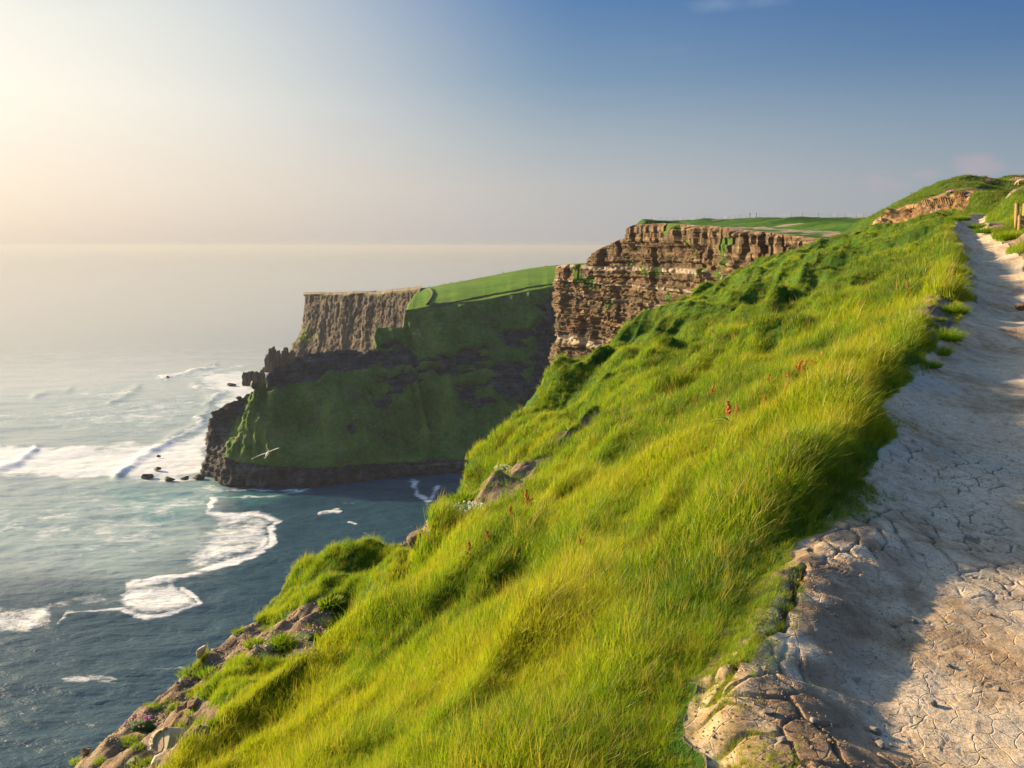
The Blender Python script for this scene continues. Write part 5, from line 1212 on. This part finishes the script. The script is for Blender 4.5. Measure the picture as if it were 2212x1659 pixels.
# --- loose crumbs on the clay and stony grit on the bare slope
def crumbs(name, P, size, mat, label):
    ico = bmesh.new(); bmesh.ops.create_icosphere(ico, subdivisions=1, radius=1); V0 = np.array([v.co[:] for v in ico.verts]); F0 = np.array([[v.index for v in f.verts] for f in ico.faces]); ico.free()
    n = len(P); k = len(V0); J = V0[None] * (1 + rng.uniform(-.3, .25, (n, k, 1))); a = rng.uniform(0, 6.28, n); ca, sa = np.cos(a)[:, None], np.sin(a)[:, None]
    J = J * size[:, None, None] * rng.uniform(.55, 1.2, (n, 1, 3)); J[..., 2] *= .7
    J = np.stack([J[..., 0] * ca - J[..., 1] * sa, J[..., 0] * sa + J[..., 1] * ca, J[..., 2]], -1) + P[:, None]
    o = link(name, new_mesh(name, J, (F0[None] + (np.arange(n) * k)[:, None, None]).reshape(-1, 3), mat, False)); prop(o, label, 'gravel', kind='stuff')
def build_crumbs():
    n = 2600; y = np.exp(rng.uniform(math.log(1.9), math.log(7), n)); d = np.abs(rng.normal(0, .45, n)); x = xpl(y) + d; k = rng.random(n) < sst(-.2, .5, fbm(x / .4, y / .4, 0, 3, 371) + .2); x, y = x[k], y[k]
    P = np.stack([x, y, ground(x, y) + .002], -1); crumbs('clay_crumbs', P, rng.uniform(.0015, .0055, len(P)) * (1 + .6 * (rng.random(len(P)) < .1)), M_crumb, 'loose crumbs of dry clay along the cracked edge of the path')
    n = 60000; y = rng.uniform(8, 17, n); x = xbr(y) + (xe(y) - xbr(y)) * rng.uniform(0, 1.1, n); P = np.stack([x, y, ground(x, y)], -1); b = bare_mask(P); P = P[b > .6]; P = P[:5200]
    crumbs('slope_grit', P, rng.uniform(.006, .022, len(P)) * (1 + 1.2 * (rng.random(len(P)) < .06)), M_grit, 'stony grit covering the bare crumbling slope at lower left')
M_crumb = simple('clay_crumb', (.24, .18, .13), .9, .4, 30); M_grit = simple('slope_grit_stone', (.33, .27, .19), .9, .5, 9)
build_crumbs()
# --- dock plants with russet seed heads
def dock_mesh(h, seed):
    rr = random.Random(seed); lean = rr.uniform(-.25, .25); bm = bmesh.new(); pts = [Vector((lean * h * t * t, .1 * h * t * rr.uniform(-.5, .5), h * t)) for t in np.linspace(0, 1, 6)]
    for a, b in zip(pts[:-1], pts[1:]): tube(bm, a, b, .004, n=5)
    stem = bm; hd = bmesh.new()
    for t in np.linspace(.55, 1, 17):
        k = int(t * 5) if t < 1 else 4; c = pts[k].lerp(pts[k + 1], t * 5 - k) if k < 5 else pts[5]
        for _ in range(4):
            a = rr.uniform(0, 6.28); r_ = .024 * (1.25 - t) * 1.5 * rr.uniform(.5, 1.2); bmesh.ops.create_icosphere(hd, subdivisions=1, radius=.0085 * rr.uniform(.7, 1.3), matrix=Matrix.Translation(c + Vector((math.cos(a) * r_, math.sin(a) * r_, rr.uniform(-.012, .012)))))
    for sgn in (-1, 1, 1):
        t0 = rr.uniform(.5, .7); k = int(t0 * 5); c = pts[k]; e = c + Vector((sgn * .05, rr.uniform(-.03, .03), .07 * rr.uniform(.7, 1.4)))
        tube(stem, c, e, .0025, n=4)
        for j in range(12): q = c.lerp(e, .4 + .6 * j / 11); bmesh.ops.create_icosphere(hd, subdivisions=1, radius=.0075 * rr.uniform(.7, 1.3), matrix=Matrix.Translation(q + Vector((rr.uniform(-.01, .01), rr.uniform(-.01, .01), 0))))
    leaves = []
    for j in range(5):
        a = rr.uniform(0, 6.28); L_ = h * rr.uniform(.35, .55); lb = bmesh.new(); vs = []
        z0 = h * .04 + j * h * .07
        for t in np.linspace(0, 1, 7):
            w_ = .022 * math.sin(math.pi * min(1, t * .92 + .04)) + .002; cpt = Vector((math.cos(a) * L_ * t, math.sin(a) * L_ * t, z0 + L_ * (.8 * t - .75 * t * t))); n_ = Vector((-math.sin(a), math.cos(a), 0))
            vs.append((lb.verts.new(cpt - n_ * w_ + Vector((0, 0, .006))), lb.verts.new(cpt), lb.verts.new(cpt + n_ * w_ + Vector((0, 0, .006)))))
        for p0, p1 in zip(vs[:-1], vs[1:]):
            for i in (0, 1): lb.faces.new((p0[i], p0[i + 1], p1[i + 1], p1[i]))
        leaves.append(lb)
    return stem, hd, leaves
def to_me(bm, name, mat):
    me = bpy.data.meshes.new(name); bm.to_mesh(me); bm.free(); me.materials.append(mat); return me
variants = []
for i in range(4):
    st_, hd_, lv_ = dock_mesh(.40, 70 + i); variants.append((to_me(st_, 'stem', M_stem), to_me(hd_, 'seed_head', M_rust), [to_me(l, 'leaf', M_leafm) for l in lv_]))
cd = lambda x, y: ((2600 + x / 2.765) * .5486, (1300 + y / 2.765) * .5486)
DK = [(cd(1640, 590), cd(1650, 235), 'tallest russet dock, rightmost of the group on the upper slope'), (cd(1550, 610), cd(1520, 335), 'russet dock just left of the tallest one'), (cd(1465, 560), cd(1460, 330), 'slender russet dock, third from the right of the upper group'), (cd(1400, 640), cd(1350, 450), 'bent russet dock in the middle of the upper group'),
      (cd(1430, 800), cd(1420, 615), 'yellow-stemmed dock among broad green leaves'), (cd(1340, 860), cd(1290, 575), 'bushy dock with spreading russet head over broad leaves'), (cd(1160, 640), cd(1160, 480), 'two-tiered russet dock at the left of the upper group'), (cd(1290, 960), cd(1255, 750), 'wide flopped russet dock head, biggest on the slope'),
      (cd(1105, 1010), cd(1095, 735), 'straight green-stemmed dock left of the flopped one'), (cd(545, 800), cd(500, 600), 'dark russet dock at the upper left of the lower group'), (cd(700, 760), cd(640, 680), 'leaning russet dock head beside the dark one'), (cd(410, 860), cd(345, 735), 'short russet dock at the far left of the lower group'),
      (cd(745, 1090), cd(700, 790), 'tall russet dock in the centre of the lower group'), (cd(800, 1000), cd(770, 810), 'russet dock right of the tall central one'), (cd(855, 1010), cd(862, 850), 'slim russet dock at the right of the lower group'), (cd(960, 1060), cd(955, 950), 'low russet dock between the two groups'), (cd(510, 1060), cd(480, 960), 'low russet dock below the lower group'), (cd(1180, 1010), cd(1180, 920), 'small russet dock under the straight one'),
      (c7(400, 1020), c7(370, 880), 'brown dock beside dark leaves above the eroded bank'), (c7(300, 1060), c7(290, 955), 'reddish dock left of the brown one by the eroded bank'), (c7(180, 1190), c7(140, 1090), 'thin red dock near the left edge of the bright slope'), (c7(60, 1260), c7(30, 1155), 'drooping red dock leftmost on the bright slope'), (c7(1465, 1000), c7(1460, 880), 'single red dock close to the yellow grass ridge by the path'), (c7(1400, 1060), c7(1400, 960), 'rusty dock just below the single red one'), ((1265 / 1.0, 1210), (1268, 1160), 'lone red dock in the middle of the near slope'),
      ((1960, 640), (1962, 608), 'red dock on the grassy ridge below the upper path')]
for i, (b, t, lab) in enumerate(DK):
    p = hit(*b); top = at(t[0], t[1], p[1]); h = max(.12, top[2] - p[2]); s_, hd_, lv_ = variants[i % 4]
    root = empty('dock_plant', p, lab, 'plant', 'russet dock plants in the grass', (0, 0, i * 1.7)); k = h / .40; root.scale = (min(k, 1.6) * 1.45,) * 2 + (k,)
    for nm, me in [('stem', s_), ('seed_head', hd_)] + [('leaf', l) for l in lv_]:
        link(nm, me, root)
# --- separate grass tufts
def tuft(X, Y, rx, ry, h, n, mat, label, group=None, wid_=.005, rz=0, dry=.05):
    p = hit(X, Y); me = tuft_mesh('grass_tuft', n, rx, h * .55, h, wid_, .25, dry, 3, mat, .9, ry); o = link('grass_tuft', me); o.location = tuple(map(float, p)); o.rotation_euler = (0, 0, rz); prop(o, label, 'grass', group)
ct = lambda x, y: ((3500 + x / 2.765) * .5486, (1100 + y / 2.765) * .5486)
tuft(*ct(690, 375), .17, .15, .23, 900, M_tuft, 'rounded grass tuft standing alone in the path, highest of three', wid_=.006)
tuft(*ct(620, 640), .14, .26, .20, 900, M_tuft, 'long shaggy grass tuft at the path edge, middle of three', wid_=.005)
tuft(*ct(545, 800), .10, .15, .16, 500, M_tuft, 'lower shaggy grass tuft below the long one at the path edge', wid_=.005)
tuft(*ct(420, 940), .14, .10, .11, 500, M_tuft_dark, 'low dark grass tuft at the path edge, lowest of the row', wid_=.0045)
tuft(*ct(500, 440), .17, .10, .09, 400, M_tuft_dark, 'flat dark grass patch between the rounded tuft and the slope', wid_=.0045)
tuft(*c2(390, 1200), .45, .3, .28, 900, M_tuft, 'small green tuft in the middle of the upper path', wid_=.012)
tuft(*c2(860, 1370), .35, .3, .25, 700, M_tuft_dark, 'dark grass tuft on the reddish bank of the upper path', wid_=.012)
tuft(*c2(1080, 1470), .45, .4, .28, 900, M_tuft_dark, 'grassy clump left of the pink thrift cushion', wid_=.01)
tuft(*c2(1580, 1600), .5, .35, .34, 1200, M_tuft_yel, 'yellowish grass clump at the foot of the wooden posts', wid_=.010)
tuft(*c5(1185, 965), .15, .15, .20, 500, M_tuft_dark, 'round dark green cushion plant alone on the gravel patch', wid_=.009)
tuft(*c5(1435, 760), .14, .12, .18, 400, M_tuft_dark, 'dark leafy bush at the top corner of the gravel patch', wid_=.016)
tuft(*c5(1055, 960), .16, .10, .14, 500, M_tuft, 'low green tuft at the left foot of the gravel patch', wid_=.006)
tuft(*c5(840, 1110), .20, .14, .14, 400, M_tuft, 'green tuft at the brink below the yellowish slab', wid_=.006)
tuft(*c5(740, 1110), .22, .16, .16, 400, M_tuft_dark, 'dark tuft hanging over the brink above the sea', wid_=.006)
tuft(*c5(2140, 245), .5, .4, .3, 600, M_tuft_dark, 'dark leafy clump under the turf edge above the white flowers', wid_=.02)
SCR = [c8(930, 270), c8(1050, 180), c8(1420, 370), c8(1240, 610), c8(1190, 760), c8(1680, 520), c8(1850, 560), c8(1950, 500), c8(215, 1080), c8(180, 900), c8(400, 620), c8(330, 700), c8(430, 150), c8(250, 1400), c8(60, 960), c8(520, 1380), c8(1560, 640), c5(1190, 1000), c5(1340, 870), c5(640, 1290), c5(560, 1280), c5(390, 1440), c5(250, 1560), c5(700, 1210), c5(800, 1210), c5(130, 1560), c5(480, 1400), c5(600, 1250), c5(520, 1290), c5(900, 1200), c5(860, 1170), c5(960, 900), c5(1400, 860)]
sm = [tuft_mesh('grass_tuft', 220, .11, .07, .15, .006, .25, .08, 3, m_, .9) for m_ in (M_tuft, M_tuft_yel, M_tuft, M_tuft_dark)]
for i, q in enumerate(SCR):
    p = hit(*q); o = link('grass_tuft', sm[i % 4]); o.location = tuple(map(float, p)); k = random.uniform(.35, .75); o.scale = (k, k, k * random.uniform(.8, 1.2)); o.rotation_euler = (0, 0, random.uniform(0, 6)); zq = 0 if q[0] < 330 else 1 if q[1] > 1480 else 2; prop(o, ('small wiry grass tuft near the brink, left of the split stone slab', 'small wiry grass tuft on bare earth around and above the split stone slab', 'small wiry grass tuft on the brown slope below the big gravel patch')[zq], 'grass', ('tufts left of the slab', 'tufts around the slab', 'tufts below the gravel patch')[zq])
# --- low stone-faced banks dividing the far field
def field_bank(pts, w_, h_, label):
    P3 = [field_at(*c3(*q)) for q in pts]; P3 = resample(np.array(P3), 90, 0); V = []; n = len(P3)
    tg = np.gradient(P3, axis=0); tg[:, 2] = 0; tg /= np.linalg.norm(tg, axis=1, keepdims=True) + 1e-9; nn = np.stack([-tg[:, 1], tg[:, 0], 0 * tg[:, 0]], -1)
    G = np.stack([P3 - nn * w_ - [0, 0, 1.5], P3 - nn * w_ * .4 + [0, 0, h_], P3 + nn * w_ * .4 + [0, 0, h_], P3 + nn * w_ - [0, 0, 1.5]]); G[..., 2] += .4 * fbm(G[..., 0] / 5, G[..., 1] / 5, 0, 3, 401)
    o = grid_obj('field_wall', G, M_bankst); prop(o, label, 'wall')
M_bankst = simple('mossy_wall_stone', (.07, .085, .035), .95, .5, .5)
field_bank([(300, 395), (335, 425), (352, 470), (330, 530), (295, 585), (278, 615)], 2.2, 1.8, 'short curved mossy stone wall at the left end of the far green field')
field_bank([(335, 632), (600, 598), (900, 535), (1120, 490), (1400, 440), (1560, 408), (1750, 372), (2010, 340)], 2.0, 1.6, 'long low mossy wall along the lower edge of the far green field')

# ------------------------------------------------------------------ sea haze
def build_haze():
    m = bpy.data.materials.new('sea_haze'); m.use_nodes = True; nt = m.node_tree; nt.nodes.clear()
    o = nt.nodes.new('ShaderNodeOutputMaterial'); v = nt.nodes.new('ShaderNodeVolumePrincipled')
    v.inputs['Color'].default_value = (.47, .515, .59, 1); v.inputs['Density'].default_value = HAZE; v.inputs['Anisotropy'].default_value = .22
    nt.links.new(v.outputs[0], o.inputs['Volume'])
    S = 172000; z0, z1 = SEA - 14, 40
    V = [(x, y, z) for z in (z0, z1) for y in (-S, S) for x in (-S, S)]
    F = [(0, 2, 3, 1), (4, 5, 7, 6), (0, 1, 5, 4), (1, 3, 7, 5), (3, 2, 6, 7), (2, 0, 4, 6)]
    h = link('haze', new_mesh('haze', V, F, m, False)); prop(h, 'thin pale sea haze over the whole bay', kind='stuff')
HAZE = 6e-5
build_haze()
